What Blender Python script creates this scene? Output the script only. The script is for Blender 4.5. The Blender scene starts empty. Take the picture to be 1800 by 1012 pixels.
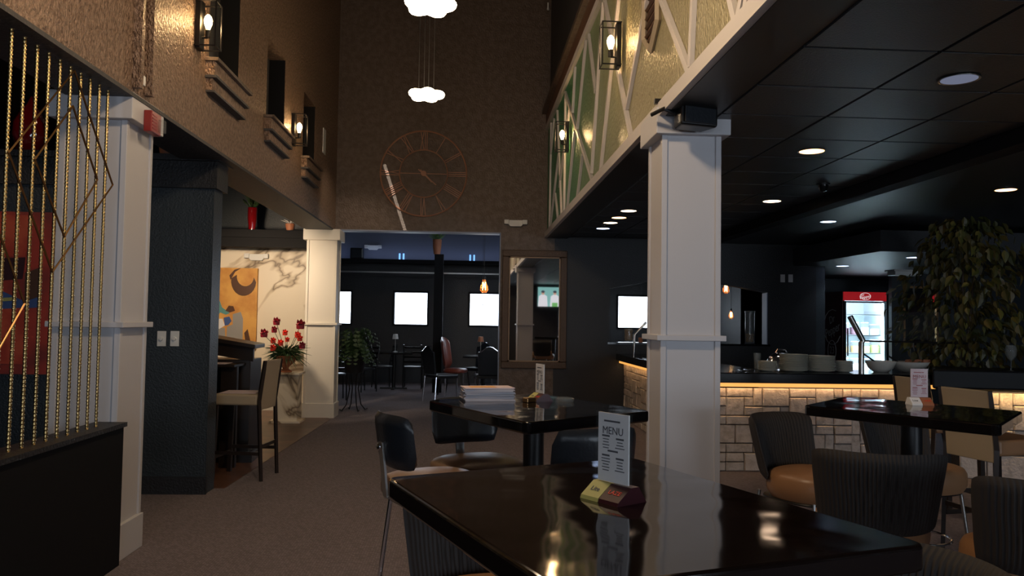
import bpy, math, random
from math import sin, cos, pi, radians, sqrt
from mathutils import Vector, Matrix
random.seed(7)
C = bpy.context.scene.collection
S = bpy.context.scene
# ------------------------------------------------------------------ camera
F = 1400.0; VPX, VPY = 822.0, 562.0; ROLL = .0175; EYE = 1.45
_d = Vector(((VPX-900)/F, -(VPY-506)/F, -1)).normalized()
_u = Vector((math.tan(ROLL), 1, 0)); _u = (_u - _u.dot(_d)*_d).normalized()
_r = _d.cross(_u)
M = Matrix((_r, _d, _u))            # camera axes -> world
cam = bpy.data.cameras.new('camera'); camo = bpy.data.objects.new('camera', cam); C.objects.link(camo)
cam.sensor_width = 36; cam.lens = F*36/1800; cam.clip_start = .05; cam.clip_end = 200
camo.matrix_world = Matrix.Translation((0, 0, EYE)) @ M.to_4x4()
S.camera = camo
EYEP = Vector((0, 0, EYE))
def ray(x, y): return M @ Vector(((x-900)/F, -(y-506)/F, -1))
def atX(x, y, X): v = ray(x, y); return EYEP + v*(X/v.x)
def atY(x, y, Y): v = ray(x, y); return EYEP + v*(Y/v.y)
def atZ(x, y, Z): v = ray(x, y); return EYEP + v*((Z-EYE)/v.z)
# ------------------------------------------------------------------ world, exposure
w = bpy.data.worlds.new('world'); S.world = w; w.use_nodes = True
bg = w.node_tree.nodes['Background']; bg.inputs[0].default_value = (.75, .86, 1.0, 1); bg.inputs[1].default_value = 8.5
S.view_settings.view_transform = 'Standard'; S.view_settings.look = 'None'
S.view_settings.exposure = 0.0; S.view_settings.gamma = 1.0; S.view_settings.use_curve_mapping = False
def light(kind, name, loc, energy, color, rot=(0, 0, 0), **kw):
    l = bpy.data.lights.new(name, kind); l.energy = energy; l.color = color
    for k, v in kw.items(): setattr(l, k, v)
    o = bpy.data.objects.new(name, l); o.location = loc; o.rotation_euler = rot; C.objects.link(o); return o
def portal(loc, sx, sz, rot):
    o = light('AREA', 'window_portal', loc, 1, (1, 1, 1), rot, shape='RECTANGLE', size=sx, size_y=sz)
    o.data.cycles.is_portal = True
REAR_WIN = [(-4.6, -2.9, .9, 2.4), (-1.2, .9, .9, 2.4), (4.6, 8.4, .5, 2.45)]
FAR_WIN = [(-3.62, -2.66), (-1.67, -.93), (.05, .80), (1.76, 2.5), (3.48, 4.22)]
for x0, x1, z0, z1 in REAR_WIN: portal(((x0+x1)/2, -4.98, (z0+z1)/2), x1-x0, z1-z0, (radians(90), 0, 0))
for x0, x1 in FAR_WIN: portal(((x0+x1)/2, 18.28, 1.69), x1-x0, .72, (radians(-90), 0, 0))
WARM = (1, .62, .30); WARM2 = (1, .74, .48); COOL = (.75, .88, 1)

# ------------------------------------------------------------------ materials
def mat(name, col, rough=.5, metal=0, bump=None, var=None, emit=0, emitcol=None, trans=0, coat=0, spec=None, extra=None, rand=0):
    """bump=(scale xyz, strength, distance)  var=(colour2, scale, low, high)"""
    m = bpy.data.materials.new(name); m.use_nodes = True; nt = m.node_tree; N = nt.nodes; L = nt.links
    b = N['Principled BSDF']; b.inputs['Base Color'].default_value = (*col, 1); b.inputs['Roughness'].default_value = rough
    b.inputs['Metallic'].default_value = metal; b.inputs['Transmission Weight'].default_value = trans; b.inputs['Coat Weight'].default_value = coat
    b.inputs['Coat Roughness'].default_value = .04
    if spec is not None: b.inputs['Specular IOR Level'].default_value = spec
    if emit:
        b.inputs['Emission Color'].default_value = (*(emitcol or col), 1); b.inputs['Emission Strength'].default_value = emit
    tc = N.new('ShaderNodeTexCoord')
    cur = None
    if var:
        n = N.new('ShaderNodeTexNoise'); n.inputs['Scale'].default_value = var[1]; n.inputs['Detail'].default_value = 6
        L.new(tc.outputs['Object'], n.inputs['Vector'])
        r = N.new('ShaderNodeMapRange'); r.inputs[1].default_value = var[2]; r.inputs[2].default_value = var[3]
        L.new(n.outputs['Fac'], r.inputs[0])
        mx = N.new('ShaderNodeMix'); mx.data_type = 'RGBA'; mx.inputs[6].default_value = (*col, 1); mx.inputs[7].default_value = (*var[0], 1)
        L.new(r.outputs[0], mx.inputs[0]); cur = mx.outputs[2]
    if rand:
        oi = N.new('ShaderNodeObjectInfo'); hv = N.new('ShaderNodeHueSaturation')
        r = N.new('ShaderNodeMapRange'); r.inputs[3].default_value = 1-rand; r.inputs[4].default_value = 1+rand
        L.new(oi.outputs['Random'], r.inputs[0]); L.new(r.outputs[0], hv.inputs['Value'])
        hv.inputs['Color'].default_value = (*col, 1)
        if cur: L.new(cur, hv.inputs['Color'])
        cur = hv.outputs[0]
    if cur: L.new(cur, b.inputs['Base Color'])
    if bump:
        mp = N.new('ShaderNodeMapping'); mp.inputs['Scale'].default_value = bump[0]
        L.new(tc.outputs['Object'], mp.inputs['Vector'])
        n = N.new('ShaderNodeTexNoise'); n.inputs['Scale'].default_value = 1; n.inputs['Detail'].default_value = 3
        L.new(mp.outputs[0], n.inputs['Vector'])
        bp = N.new('ShaderNodeBump'); bp.inputs['Strength'].default_value = bump[1]; bp.inputs['Distance'].default_value = bump[2]
        L.new(n.outputs['Fac'], bp.inputs['Height']); L.new(bp.outputs[0], b.inputs['Normal'])
    if extra: extra(nt, b, tc)
    return m
def green_warm_light_ramp(nt, b, tc):  # khaki at the near end paints warm light into the green
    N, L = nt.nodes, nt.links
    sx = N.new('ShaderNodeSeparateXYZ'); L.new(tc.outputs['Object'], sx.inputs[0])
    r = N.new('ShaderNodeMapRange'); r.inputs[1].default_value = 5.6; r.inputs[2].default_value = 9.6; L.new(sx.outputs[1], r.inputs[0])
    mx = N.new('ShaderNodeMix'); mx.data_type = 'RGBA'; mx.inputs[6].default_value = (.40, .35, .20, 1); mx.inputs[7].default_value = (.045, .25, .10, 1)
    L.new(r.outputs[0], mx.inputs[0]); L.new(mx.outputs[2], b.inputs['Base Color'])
def carpet_fn(nt, b, tc):
    N, L = nt.nodes, nt.links
    ch = N.new('ShaderNodeTexBrick'); ch.inputs['Scale'].default_value = 22; ch.inputs['Color1'].default_value = (.20, .165, .175, 1)
    ch.inputs['Color2'].default_value = (.30, .25, .27, 1); ch.inputs['Mortar'].default_value = (.12, .10, .115, 1); ch.inputs['Mortar Size'].default_value = .03
    mp = N.new('ShaderNodeMapping'); mp.inputs['Rotation'].default_value = (0, 0, radians(45)); L.new(tc.outputs['Object'], mp.inputs[0]); L.new(mp.outputs[0], ch.inputs[0])
    L.new(ch.outputs[0], b.inputs['Base Color'])
    n = N.new('ShaderNodeTexNoise'); n.inputs['Scale'].default_value = 160; L.new(tc.outputs['Object'], n.inputs[0])
    ad = N.new('ShaderNodeMath'); L.new(n.outputs[0], ad.inputs[0]); L.new(ch.outputs[1], ad.inputs[1])
    bp = N.new('ShaderNodeBump'); bp.inputs['Strength'].default_value = .8; bp.inputs['Distance'].default_value = .01; L.new(ad.outputs[0], bp.inputs['Height']); L.new(bp.outputs[0], b.inputs['Normal'])
def marble_fn(nt, b, tc):
    N, L = nt.nodes, nt.links
    n = N.new('ShaderNodeTexNoise'); n.inputs['Scale'].default_value = .75; n.inputs['Detail'].default_value = 4; n.inputs['Distortion'].default_value = 1.0
    L.new(tc.outputs['Object'], n.inputs[0])
    s = N.new('ShaderNodeMath'); s.operation = 'SUBTRACT'; s.inputs[1].default_value = .5; L.new(n.outputs[0], s.inputs[0])
    a = N.new('ShaderNodeMath'); a.operation = 'ABSOLUTE'; L.new(s.outputs[0], a.inputs[0])
    cr = N.new('ShaderNodeValToRGB'); e = cr.color_ramp.elements
    e[0].position = 0; e[0].color = (.16, .11, .07, 1); e[1].position = .035; e[1].color = (.82, .73, .58, 1)
    k = e.new(.009); k.color = (.50, .40, .27, 1)
    L.new(a.outputs[0], cr.inputs[0]); L.new(cr.outputs[0], b.inputs['Base Color'])
def waves(nt, b, tc):
    N, L = nt.nodes, nt.links
    n = N.new('ShaderNodeTexNoise'); n.inputs['Scale'].default_value = 5; n.inputs['Detail'].default_value = 1; L.new(tc.outputs['Object'], n.inputs[0])
    bp = N.new('ShaderNodeBump'); bp.inputs['Strength'].default_value = .35; bp.inputs['Distance'].default_value = .012; L.new(n.outputs[0], bp.inputs['Height'])
    L.new(bp.outputs[0], b.inputs['Normal'])
W = dict(
 bronze=mat('bronze textured paint', (.33, .22, .155), .40, .2, ((70, 60, 42), 1.0, .035), ((.19, .12, .08), 30, .4, .6)),
 bronze2=mat('dark bronze textured paint', (.135, .097, .075), .5, .15, ((50, 50, 34), .8, .012), ((.10, .07, .05), 12, .4, .6)),
 navy=mat('blue black textured paint', (.022, .03, .037), .42, 0, ((70, 70, 70), .6, .008)),
 black=mat('black paint', (.006, .006, .007), .7, spec=.15),
 blacktex=mat('black textured paint', (.012, .012, .014), .5, 0, ((60, 60, 60), .6, .008)),
 char=mat('charcoal paint', (.045, .043, .045), .6, 0, ((40, 40, 40), .6, .008)),
 tile=mat('black ceiling tile', (.03, .032, .036), .38, 0, ((120, 120, 120), .5, .004), rand=.2),
 tbar=mat('black ceiling grid', (.006, .006, .007), .4),
 green=mat('green glazed plaster', (.2, .2, .1), .34, .15, ((55, 55, 26), 1.0, .035), extra=green_warm_light_ramp),
 white=mat('white trim paint', (.60, .56, .54), .5),
 colw=mat('off white column paint', (.55, .54, .56), .5, 0, ((200, 200, 200), .15, .002)),
 cream=mat('cream column paint', (.70, .66, .58), .5),
 brown=mat('brown fascia', (.12, .06, .035), .5),
 carpet=mat('woven carpet', (.12, .1, .1), .95, extra=carpet_fn),
 wood=mat('reddish wood floor', (.17, .08, .05), .35, 0, ((6, 60, 1), .1, .002), ((.09, .045, .03), 3, .4, .6)),
 marble=mat('veined marble', (.8, .7, .6), .45, extra=marble_fn),
 epoxy=mat('black epoxy tabletop', (.005, .004, .004), .07, 0, extra=waves),
 epoxyb=mat('dark brown epoxy tabletop', (.009, .005, .004), .07, 0, extra=waves),
 epoxyk=mat('black epoxy counter', (.006, .006, .007), .12, spec=.25),
 bmetal=mat('black metal', (.012, .012, .013), .35, .3),
 chrome=mat('chrome', (.75, .75, .78), .15, 1),
 steel=mat('brushed steel', (.45, .44, .42), .28, 1),
 vinyl=mat('black vinyl', (.014, .017, .022), .32, 0, ((50, 50, 50), .3, .004)),
 rib=mat('black ribbed fabric', (.026, .021, .019), .75, 0),
 tan=mat('tan vinyl seat', (.32, .165, .08), .38, 0, ((40, 40, 40), .2, .004)),
 tan2=mat('brown vinyl seat', (.24, .15, .10), .38, 0, ((40, 40, 40), .25, .004)),
 beige=mat('beige upholstery', (.40, .32, .22), .6, 0, ((150, 150, 150), .3, .002)),
 dwood=mat('dark wood', (.02, .013, .01), .35),
 gold=mat('brass rod', (.62, .43, .18), .3, 1),
 golddk=mat('aged brass', (.42, .24, .10), .35, 1),
 rust=mat('rusty brown iron', (.40, .19, .115), .5, .1),
 frame=mat('carved bronze frame', (.085, .05, .03), .45, .3, ((60, 60, 60), .8, .01)),
 mirror=mat('mirror glass', (.9, .9, .9), .02, 1),
 redglass=mat('red art glass', (.16, .004, .006), .08, 0, coat=1),
 red=mat('red plastic', (.25, .02, .018), .35),
 cooler=mat('dark red cooler paint', (.10, .012, .018), .35),
 cwhite=mat('cooler liner', (.75, .85, .9), .5),
 paper=mat('white paper', (.75, .74, .74), .6),
 paperp=mat('pinkish paper', (.62, .50, .54), .6),
 bro=mat('grey brochure paper', (.40, .38, .42), .5, rand=.15),
 ink=mat('dark ink', (.10, .10, .11), .6),
 redink=mat('red ink', (.35, .08, .08), .6),
 plastic=mat('white plastic', (.72, .72, .70), .4),
 plate=mat('grey green stoneware', (.50, .49, .42), .3, rand=.08),
 bowlm=mat('white stoneware', (.66, .62, .55), .3),
 leaf=mat('ficus leaf', (.055, .062, .012), .5, rand=.6, var=((.15, .10, .02), 3, .42, .58)),
 leaf2=mat('fern green', (.03, .07, .02), .5),
 petal=mat('red petal', (.85, .06, .03), .5),
 petald=mat('dark crimson petal', (.30, .012, .03), .5),
 terra=mat('terracotta', (.36, .13, .06), .6),
 stem=mat('brown stem', (.07, .045, .03), .7),
 tleather=mat('red brown leather', (.22, .05, .03), .35),
 yel=mat('ochre canvas', (.72, .38, .09), .6, var=((.55, .24, .05), 4, .4, .65)),
 cres=mat('dark brown oil paint', (.09, .035, .015), .5),
 rcan=mat('red canvas', (.50, .05, .025), .5, var=((.25, .03, .02), 3, .4, .6)),
 or_=mat('orange oil paint', (.65, .10, .04), .5, var=((.5, .05, .02), 6, .4, .6)),
 blu=mat('blue oil paint', (.05, .10, .28), .5), teal=mat('teal oil paint', (.10, .28, .28), .5), grp=mat('grey oil paint', (.30, .29, .28), .5),
 bead=mat('worn bronze bead', (.22, .14, .08), .5, .2), cove=mat('grey blue cove paint', (.10, .11, .15), .7), bluegrey=mat('blue grey paint', (.22, .26, .36), .5),
 pasta=mat('nuts', (.35, .19, .05), .6),
 nickel=mat('amber jar contents', (.45, .30, .10), .4),
 purple=mat('berry contents', (.12, .02, .07), .4),
 lime=mat('pale green contents', (.35, .42, .10), .4),
 lime2=mat('olive block', (.45, .42, .13), .5), maroon=mat('maroon print', (.045, .008, .012), .4),
 hot=mat('glowing filament bulb', (1, .8, .5), .5, emit=45, emitcol=(1, .62, .25)),
 amber=mat('glowing amber bulb', (1, .5, .2), .5, emit=5, emitcol=(1, .42, .16)),
 cloud=mat('glowing cloud shade', (1, .9, .7), .5, emit=12, emitcol=(1, .82, .56)),
 led=mat('amber led strip', (1, .6, .2), .5, emit=1.0, emitcol=(1, .46, .10)),
 ledw=mat('white led strip', (1, .9, .7), .5, emit=5, emitcol=(1, .90, .72)),
 lamp_w=mat('warm downlight lens', (1, .8, .6), .5, emit=1.5, emitcol=(1, .68, .42)),
 lamp_n=mat('neutral downlight lens', (1, .9, .8), .5, emit=1.6, emitcol=(1, .88, .74)),
 lamp_c=mat('cool downlight lens', (.8, .85, 1), .5, emit=1.2, emitcol=(.80, .92, 1)),
 lamp_d=mat('dim downlight reflector', (.35, .36, .42), .4, emit=.13, emitcol=(.6, .65, .85)),
 coolled=mat('cool led tube', (.8, .9, 1), .5, emit=9, emitcol=(.72, .90, 1)),
 signred=mat('backlit red header', (.5, .02, .02), .4, emit=.28, emitcol=(.8, .02, .03)),
 signwh=mat('backlit white lettering', (.9, .9, .9), .4, emit=.6, emitcol=(1, 1, 1)),
 greyprint=mat('grey print', (.75, .72, .72), .5),
)
def glassmat(name, col, alpha):
    m = bpy.data.materials.new(name); m.use_nodes = True; nt = m.node_tree; N = nt.nodes
    b = N['Principled BSDF']; b.inputs['Base Color'].default_value = (*col, 1); b.inputs['Roughness'].default_value = .05; b.inputs['Alpha'].default_value = alpha
    return m
W['glass'] = glassmat('clear glass', (.12, .14, .14), .06)
W['glass2'] = glassmat('jar glass', (.30, .33, .33), .2)
W['pane'] = glassmat('window pane', (.8, .9, 1), .06)

# ------------------------------------------------------------------ mesh helpers
class MB:
    def __init__(s): s.v = []; s.f = []
    def add(s, vs, fs):
        n = len(s.v); s.v += [tuple(v) for v in vs]; s.f += [tuple(n+i for i in f) for f in fs]; return s
    def box(s, x0, x1, y0, y1, z0, z1):
        return s.add([(x, y, z) for z in (z0, z1) for y in (y0, y1) for x in (x0, x1)],
                     [(0, 2, 3, 1), (4, 5, 7, 6), (0, 1, 5, 4), (2, 6, 7, 3), (0, 4, 6, 2), (1, 3, 7, 5)])
    def bar(s, a, b, wd, th, up=(0, 0, 1)):
        a = Vector(a); b = Vector(b); d = (b-a).normalized(); u = Vector(up)
        if abs(d.dot(u)) > .99: u = Vector((1, 0, 0))
        r = d.cross(u).normalized(); u = r.cross(d)
        r *= wd/2; u *= th/2
        return s.add([a-r-u, a+r-u, a+r+u, a-r+u, b-r-u, b+r-u, b+r+u, b-r+u],
                     [(0, 1, 2, 3), (7, 6, 5, 4), (0, 4, 5, 1), (1, 5, 6, 2), (2, 6, 7, 3), (3, 7, 4, 0)])
    def tube(s, pts, r, n=8, closed=False):
        pts = [Vector(p) for p in pts]; m = len(pts); rs = r if isinstance(r, (list, tuple)) else [r]*m
        vs = []; prev = None
        for i, p in enumerate(pts):
            a = pts[i-1] if (i or closed) else p; b = pts[(i+1) % m] if (i < m-1 or closed) else p
            d = (b-a).normalized()
            if prev is None:
                u = Vector((0, 0, 1)) if abs(d.z) < .9 else Vector((1, 0, 0)); x = d.cross(u).normalized()
            else: x = (prev-prev.dot(d)*d).normalized()
            prev = x; y = d.cross(x)
            vs += [p+(x*cos(2*pi*k/n)+y*sin(2*pi*k/n))*rs[i] for k in range(n)]
        fs = []
        for i in range(m if closed else m-1):
            j = (i+1) % m
            fs += [(i*n+k, i*n+(k+1) % n, j*n+(k+1) % n, j*n+k) for k in range(n)]
        if not closed: fs += [tuple(range(n))[::-1], tuple((m-1)*n+k for k in range(n))]
        return s.add(vs, fs)
    def lathe(s, prof, c=(0, 0, 0), n=20, sx=1, sy=1):
        vs = []; m = len(prof)
        for r, z in prof: vs += [(c[0]+r*sx*cos(2*pi*k/n), c[1]+r*sy*sin(2*pi*k/n), c[2]+z) for k in range(n)]
        fs = [(i*n+k, i*n+(k+1) % n, (i+1)*n+(k+1) % n, (i+1)*n+k) for i in range(m-1) for k in range(n)]
        if prof[0][0] > 0: fs.append(tuple(range(n))[::-1])
        if prof[-1][0] > 0: fs.append(tuple((m-1)*n+k for k in range(n)))
        return s.add(vs, fs)
    def prism(s, poly, z0, z1):
        n = len(poly)
        return s.add([(x, y, z0) for x, y in poly]+[(x, y, z1) for x, y in poly],
                     [tuple(range(n))[::-1], tuple(range(n, 2*n))]+[(i, (i+1) % n, n+(i+1) % n, n+i) for i in range(n)])
    def flatpoly(s, pts, off):      # polygon of 3d points, extruded by vector off
        n = len(pts); o = Vector(off); p = [Vector(q) for q in pts]
        return s.add(p+[q+o for q in p], [tuple(range(n))[::-1], tuple(range(n, 2*n))]+[(i, (i+1) % n, n+(i+1) % n, n+i) for i in range(n)])
    def cushion(s, cx, cy, z0, z1, wd, dp, e=4, crown=.012, n=36):
        rings = [(.90, z0), (.985, z0+.25*(z1-z0)), (1, z0+.5*(z1-z0)), (.985, z0+.8*(z1-z0)), (.93, z1-.004), (.8, z1+crown*.4), (.45, z1+crown), (.02, z1+crown*1.1)]
        vs = []
        for sc, z in rings:
            for k in range(n):
                a = 2*pi*k/n; c_, s_ = cos(a), sin(a)
                x = math.copysign(abs(c_)**(2/e), c_); y = math.copysign(abs(s_)**(2/e), s_)
                vs.append((cx+x*wd/2*sc, cy+y*dp/2*sc, z))
        m = len(rings)
        fs = [(i*n+k, i*n+(k+1) % n, (i+1)*n+(k+1) % n, (i+1)*n+k) for i in range(m-1) for k in range(n)]+[tuple(range(n))[::-1], tuple((m-1)*n+k for k in range(n))]
        return s.add(vs, fs)
    def backpad(s, cy, zc, wd, h, th, bend=.06, ribs=0, NU=28, NV=10, flare=0, lean=0, p=6):
        """a curved upright pad facing +y; its outer side at -y"""
        def P(u, v, side):
            lim = max(0, 1-abs(u)**p)**(1/p)*.55+.45
            if abs(u) >= 1: lim = .45
            vv = v*lim; x = u*wd/2*(1+flare*vv); z = zc+vv*h/2
            t = sqrt(max(0, 1-max(abs(u), abs(v))**5))*th/2
            if ribs and t > 0: t += .0045*sin(u*ribs*pi+.5*sin(v*5))*(1-max(abs(u), abs(v))**8)
            return (x, cy+side*t+bend*u*u*4*wd-lean*vv*h/2, z)
        vs = []; k = (NU+1)*(NV+1)
        for side in (1, -1):
            for j in range(NV+1):
                for i in range(NU+1): vs.append(P(-1+2*i/NU, -1+2*j/NV, side))
        fs = []
        for j in range(NV):
            for i in range(NU):
                a = j*(NU+1)+i; b = a+1; c = a+NU+2; d = a+NU+1
                fs += [(a, d, c, b), (k+a, k+b, k+c, k+d)]
        return s.add(vs, fs)
    def build(s, name, m, parent=None, smooth=False, bevel=0, seg=2, kind=None, label=None, angle=40):
        me = bpy.data.meshes.new(name); me.from_pydata(s.v, [], s.f); me.update()
        me.materials.append(W[m] if isinstance(m, str) else m)
        if smooth:
            me.polygons.foreach_set('use_smooth', [True]*len(me.polygons)); me.set_sharp_from_angle(angle=radians(angle))
        o = bpy.data.objects.new(name, me); C.objects.link(o)
        if parent: o.parent = parent
        if bevel:
            b = o.modifiers.new('bevel', 'BEVEL'); b.width = bevel; b.segments = seg; b.limit_method = 'ANGLE'
        if kind: o['kind'] = kind
        if label: o['label'] = label
        return o
def tag(o, label, cat, group=None):
    o['label'] = label; o['category'] = cat
    if group: o['group'] = group
    return o
def thing(name, label, cat, loc=(0, 0, 0), rz=0, group=None):
    o = bpy.data.objects.new(name, None); o.location = loc; o.rotation_euler = (0, 0, rz); o.empty_display_size = .1; C.objects.link(o)
    return tag(o, label, cat, group)
def dup(root, loc=None, rz=None, label=None, group=None):
    r = root.copy(); C.objects.link(r)
    if loc is not None: r.location = loc
    if rz is not None: r.rotation_euler = (0, 0, rz)
    if label: r['label'] = label
    if group: r['group'] = group
    for ch in list(root.children):
        c = ch.copy(); C.objects.link(c); c.parent = r
        for g in ch.children:
            d = g.copy(); C.objects.link(d); d.parent = c
    return r
def struct(mb, name, m, **k): return mb.build(name, m, kind='structure', **k)
def text(body, size, m, parent, mat4, name='lettering', depth=.001, shear=0, sx=1, align='CENTER', kind=None):
    cu = bpy.data.curves.new('t', 'FONT'); cu.body = body; cu.size = size; cu.extrude = depth; cu.align_x = align; cu.align_y = 'CENTER'; cu.shear = shear; cu.resolution_u = 3
    to = bpy.data.objects.new('t', cu); C.objects.link(to); bpy.context.view_layer.update()
    me = bpy.data.meshes.new_from_object(to.evaluated_get(bpy.context.evaluated_depsgraph_get()))
    bpy.data.objects.remove(to); bpy.data.curves.remove(cu)
    me.transform(mat4 @ Matrix.Diagonal((sx, 1, 1, 1))); me.materials.clear(); me.materials.append(W[m])
    o = bpy.data.objects.new(name, me); C.objects.link(o)
    if parent: o.parent = parent
    if kind: o['kind'] = kind
    return o
def axes(org, xa, ya):
    xa = Vector(xa).normalized(); ya = Vector(ya).normalized(); za = xa.cross(ya)
    m = Matrix((xa, ya, za)).transposed().to_4x4(); m.translation = Vector(org); return m

# ================================================================== SETTING
GX = 1.18; LX = -2.0; BH = 2.74; CH = 2.70; TOP = 6.9
fl = struct(MB().box(-8, 10.5, -5, 18.6, -.1, 0), 'floor', 'carpet')
wf = MB().prism([(-2.02, 6.9), (-1.93, 11.6), (-2.5, 12.6), (-6, 12.6), (-6, 6.9)], 0, .006).build('wood_floor', 'wood', fl)
# atrium ceiling + side room ceilings
struct(MB().box(-2.4, 1.3, -5, 12.2, TOP, TOP+.1), 'ceiling', 'black')
struct(MB().box(-8, -2.35, -5, 18.6, 3.9, 4.0), 'ceiling_left', 'black')
# left upper wall with three niches
niches = [(6.10, 6.88, 3.39, 4.9), (7.82, 8.58, 3.40, 4.20), (9.55, 10.26, 3.36, 4.15)]
mb = MB(); ys = [-5]+[v for n in niches for v in n[:2]]+[12]
for i in range(0, len(ys), 2): mb.box(-2.2, LX, ys[i], ys[i+1], BH, TOP)
for y0, y1, z0, z1 in niches:
    mb.box(-2.2, LX, y0, y1, BH, z0); mb.box(-2.2, LX, y0, y1, z1, TOP)
wl = struct(mb, 'wall_left', 'bronze')
for y0, y1, z0, z1 in niches:
    MB().box(-2.2, -2.17, y0, y1, z0, z1).build('niche_back', 'char', wl)
    MB().box(-2.17, LX-.003, y1-.012, y1, z0, z1).build('niche_jamb', 'black', wl)
    MB().box(-2.17, LX-.003, y0, y0+.012, z0, z1).build('niche_jamb', 'black', wl)
MB().box(-2.37, -2.2, -5, 12, BH, 3.9).build('wall_core', 'black', wl)
MB().box(-2.37, LX+.02, -5, 12, BH-.012, BH+.012).build('soffit_edge', 'char', wl)
# pipe chase at the column
MB().box(LX, LX+.05, 4.76, 4.80, BH+.05, TOP).build('wall_pilaster', 'bronze', wl)
MB().box(LX, LX+.05, 4.93, 4.98, BH+.05, TOP).build('wall_pilaster', 'bronze', wl)
# sills with two shadow trims each
for i, (y0, y1, z0, z1) in enumerate(niches):
    s = struct(MB().box(LX, LX+.10, y0-.09, y1+.09, z0-.025, z0), 'trim_%d' % (i+1), 'bronze2')
    MB().box(LX, LX+.07, y0-.07, y1+.07, z0-.13, z0-.025).build('sill_board', 'bronze', s)
    MB().box(LX, LX+.085, y0-.07, y1+.05, z0-.15, z0-.13).build('sill_bead', 'char', s)
    MB().box(LX, LX+.05, y0-.05, y1+.02, z0-.24, z0-.15).build('sill_apron', 'bronze', s)
    MB().box(LX, LX+.065, y0-.05, y1+.02, z0-.255, z0-.24).build('sill_bead', 'char', s)
# clock wall at Y=12 with opening and pass-through
OPX0, OPX1 = -1.92, .48
mb = MB().box(-2.37, 1.3, 12, 12.2, BH+.03, TOP).box(OPX1, 1.3, 12, 12.2, 0, BH+.03)
wc = struct(mb, 'wall_clock', 'bronze2')
MB().box(OPX0, OPX1, 11.985, 12.2, BH+.015, BH+.035).build('opening_edge_trim', 'bluegrey', wc)
MB().box(OPX1-.012, OPX1, 11.985, 12.2, 0, BH+.03).build('opening_edge_trim', 'bluegrey', wc)
mb = MB()
pt = [(2.15, 1.13), (4.6, 1.13), (4.6, 1.94), (3.3, 2.17), (2.15, 1.96)]
mb.box(1.3, 2.15, 12, 12.2, 0, 2.9).box(4.6, 5.36, 12, 12.2, 0, 2.9).box(2.15, 4.6, 12, 12.2, 0, 1.13)
mb.flatpoly([(2.15, 12, 1.96), (3.3, 12, 2.17), (4.6, 12, 1.94), (4.6, 12, 2.9), (2.15, 12, 2.9)], (0, .2, 0))
wr = struct(mb, 'wall_back', 'blacktex')
MB().box(2.12, 4.63, 11.97, 12.22, 1.115, 1.145).build('pass_sill', 'epoxyk', wr)
MB().box(4.585, 4.6, 12.0, 12.2, 1.145, 1.93).build('pass_jamb', 'bluegrey', wr)
# green wall
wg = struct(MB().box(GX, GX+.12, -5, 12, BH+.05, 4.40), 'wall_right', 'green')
MB().box(GX+.02, GX+.14, -5, 12, 4.40, TOP).build('upper_wall', 'char', wg)
MB().box(GX-.04, GX+.1, -5, 12, 4.44, 4.60).build('fascia', 'brown', wg)
MB().box(GX-.10, GX+.1, -5, 12, 4.60, 4.66).build('ledge_cap', 'bronze2', wg)
MB().box(GX-.04, GX+.12, -5, 12, 4.36, 4.44).build('top_rail', 'white', wg)
MB().box(GX-.04, GX+.12, -5, 12, BH-.03, BH+.055).build('bottom_rail', 'white', wg)
strips = [((1060, 4), (1040, 304)), ((1030, 70), (1015, 225)), ((1010, 230), (997, 367)), ((1035, 62), (1047, 161)), ((1063, 2), (1110, 243)),
 ((1090.5, -30), (1055.6, 302)), ((1144, -35), (1102, 189)), ((1152, -30), (1213, 129)), ((1222, -60), (1214, 118)), ((1318, -60), (1298, 37)),
 ((993.7, 163), (1041.5, 317)), ((1011, 117), (1006.7, 198)), ((994, 165), (991.5, 372)), ((979.6, 195), (987, 378)), ((968.7, 216), (965.6, 408)),
 ((976, 341), (980.6, 385)), ((981.7, 272), (967.6, 395)), ((974, 209), (968, 270)), ((1024, 272), (1015, 346)), ((1001, 191), (983, 328)),
 ((1240, -90), (1290, 55))]
for i, (a, b) in enumerate(strips[:-1]):
    A = atX(*a, GX-.015); B = atX(*b, GX-.015); B.z = max(B.z, BH); A.z = min(A.z, 4.42)
    MB().bar(A, B, .026, .045, (0, 1, .001)).build('wall_strip', 'white', wg)
# near panels continue toward the viewer
for y0, z0, y1, z1 in [(4.3, 4.4, 3.4, 2.76), (2.6, 4.4, 3.3, 2.76), (2.3, 4.4, 1.2, 2.76), (.9, 4.4, .6, 2.76), (0, 4.4, -1.2, 2.76), (-2, 4.4, -1.3, 2.76), (-3, 4.4, -4, 2.76)]:
    MB().bar((GX-.015, y0, z0), (GX-.015, y1, z1), .026, .045, (0, 1, .001)).build('wall_strip', 'white', wg)
# hexagonal vent
v = thing('wall_vent', 'hexagonal wooden louvred vent on the green wall beside the near sconce', 'vent', atX(1150, 18, GX))
hx = [(0, -.10, .19), (0, .05, .22), (0, .14, .10), (0, .14, -.16), (0, .06, -.25), (0, -.10, -.10)]
hx = [(0, .22*cos(a), .27*sin(a)) for a in [radians(90+60*k) for k in range(6)]]
MB().tube([(-.02, y, z) for _, y, z in hx], .022, 4, True).build('frame', 'beige', v)
MB().flatpoly([(-.004, y*.95, z*.95) for _, y, z in hx], (.003, 0, 0)).build('backing', 'cres', v)
for k in range(7):
    z = -.18+.06*k; hw = .175 if abs(z) < .13 else .12
    MB().bar((-.015, -hw, z), (-.015, hw, z), .02, .008, (.5, 0, 1)).build('slat', 'brown', v)
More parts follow.
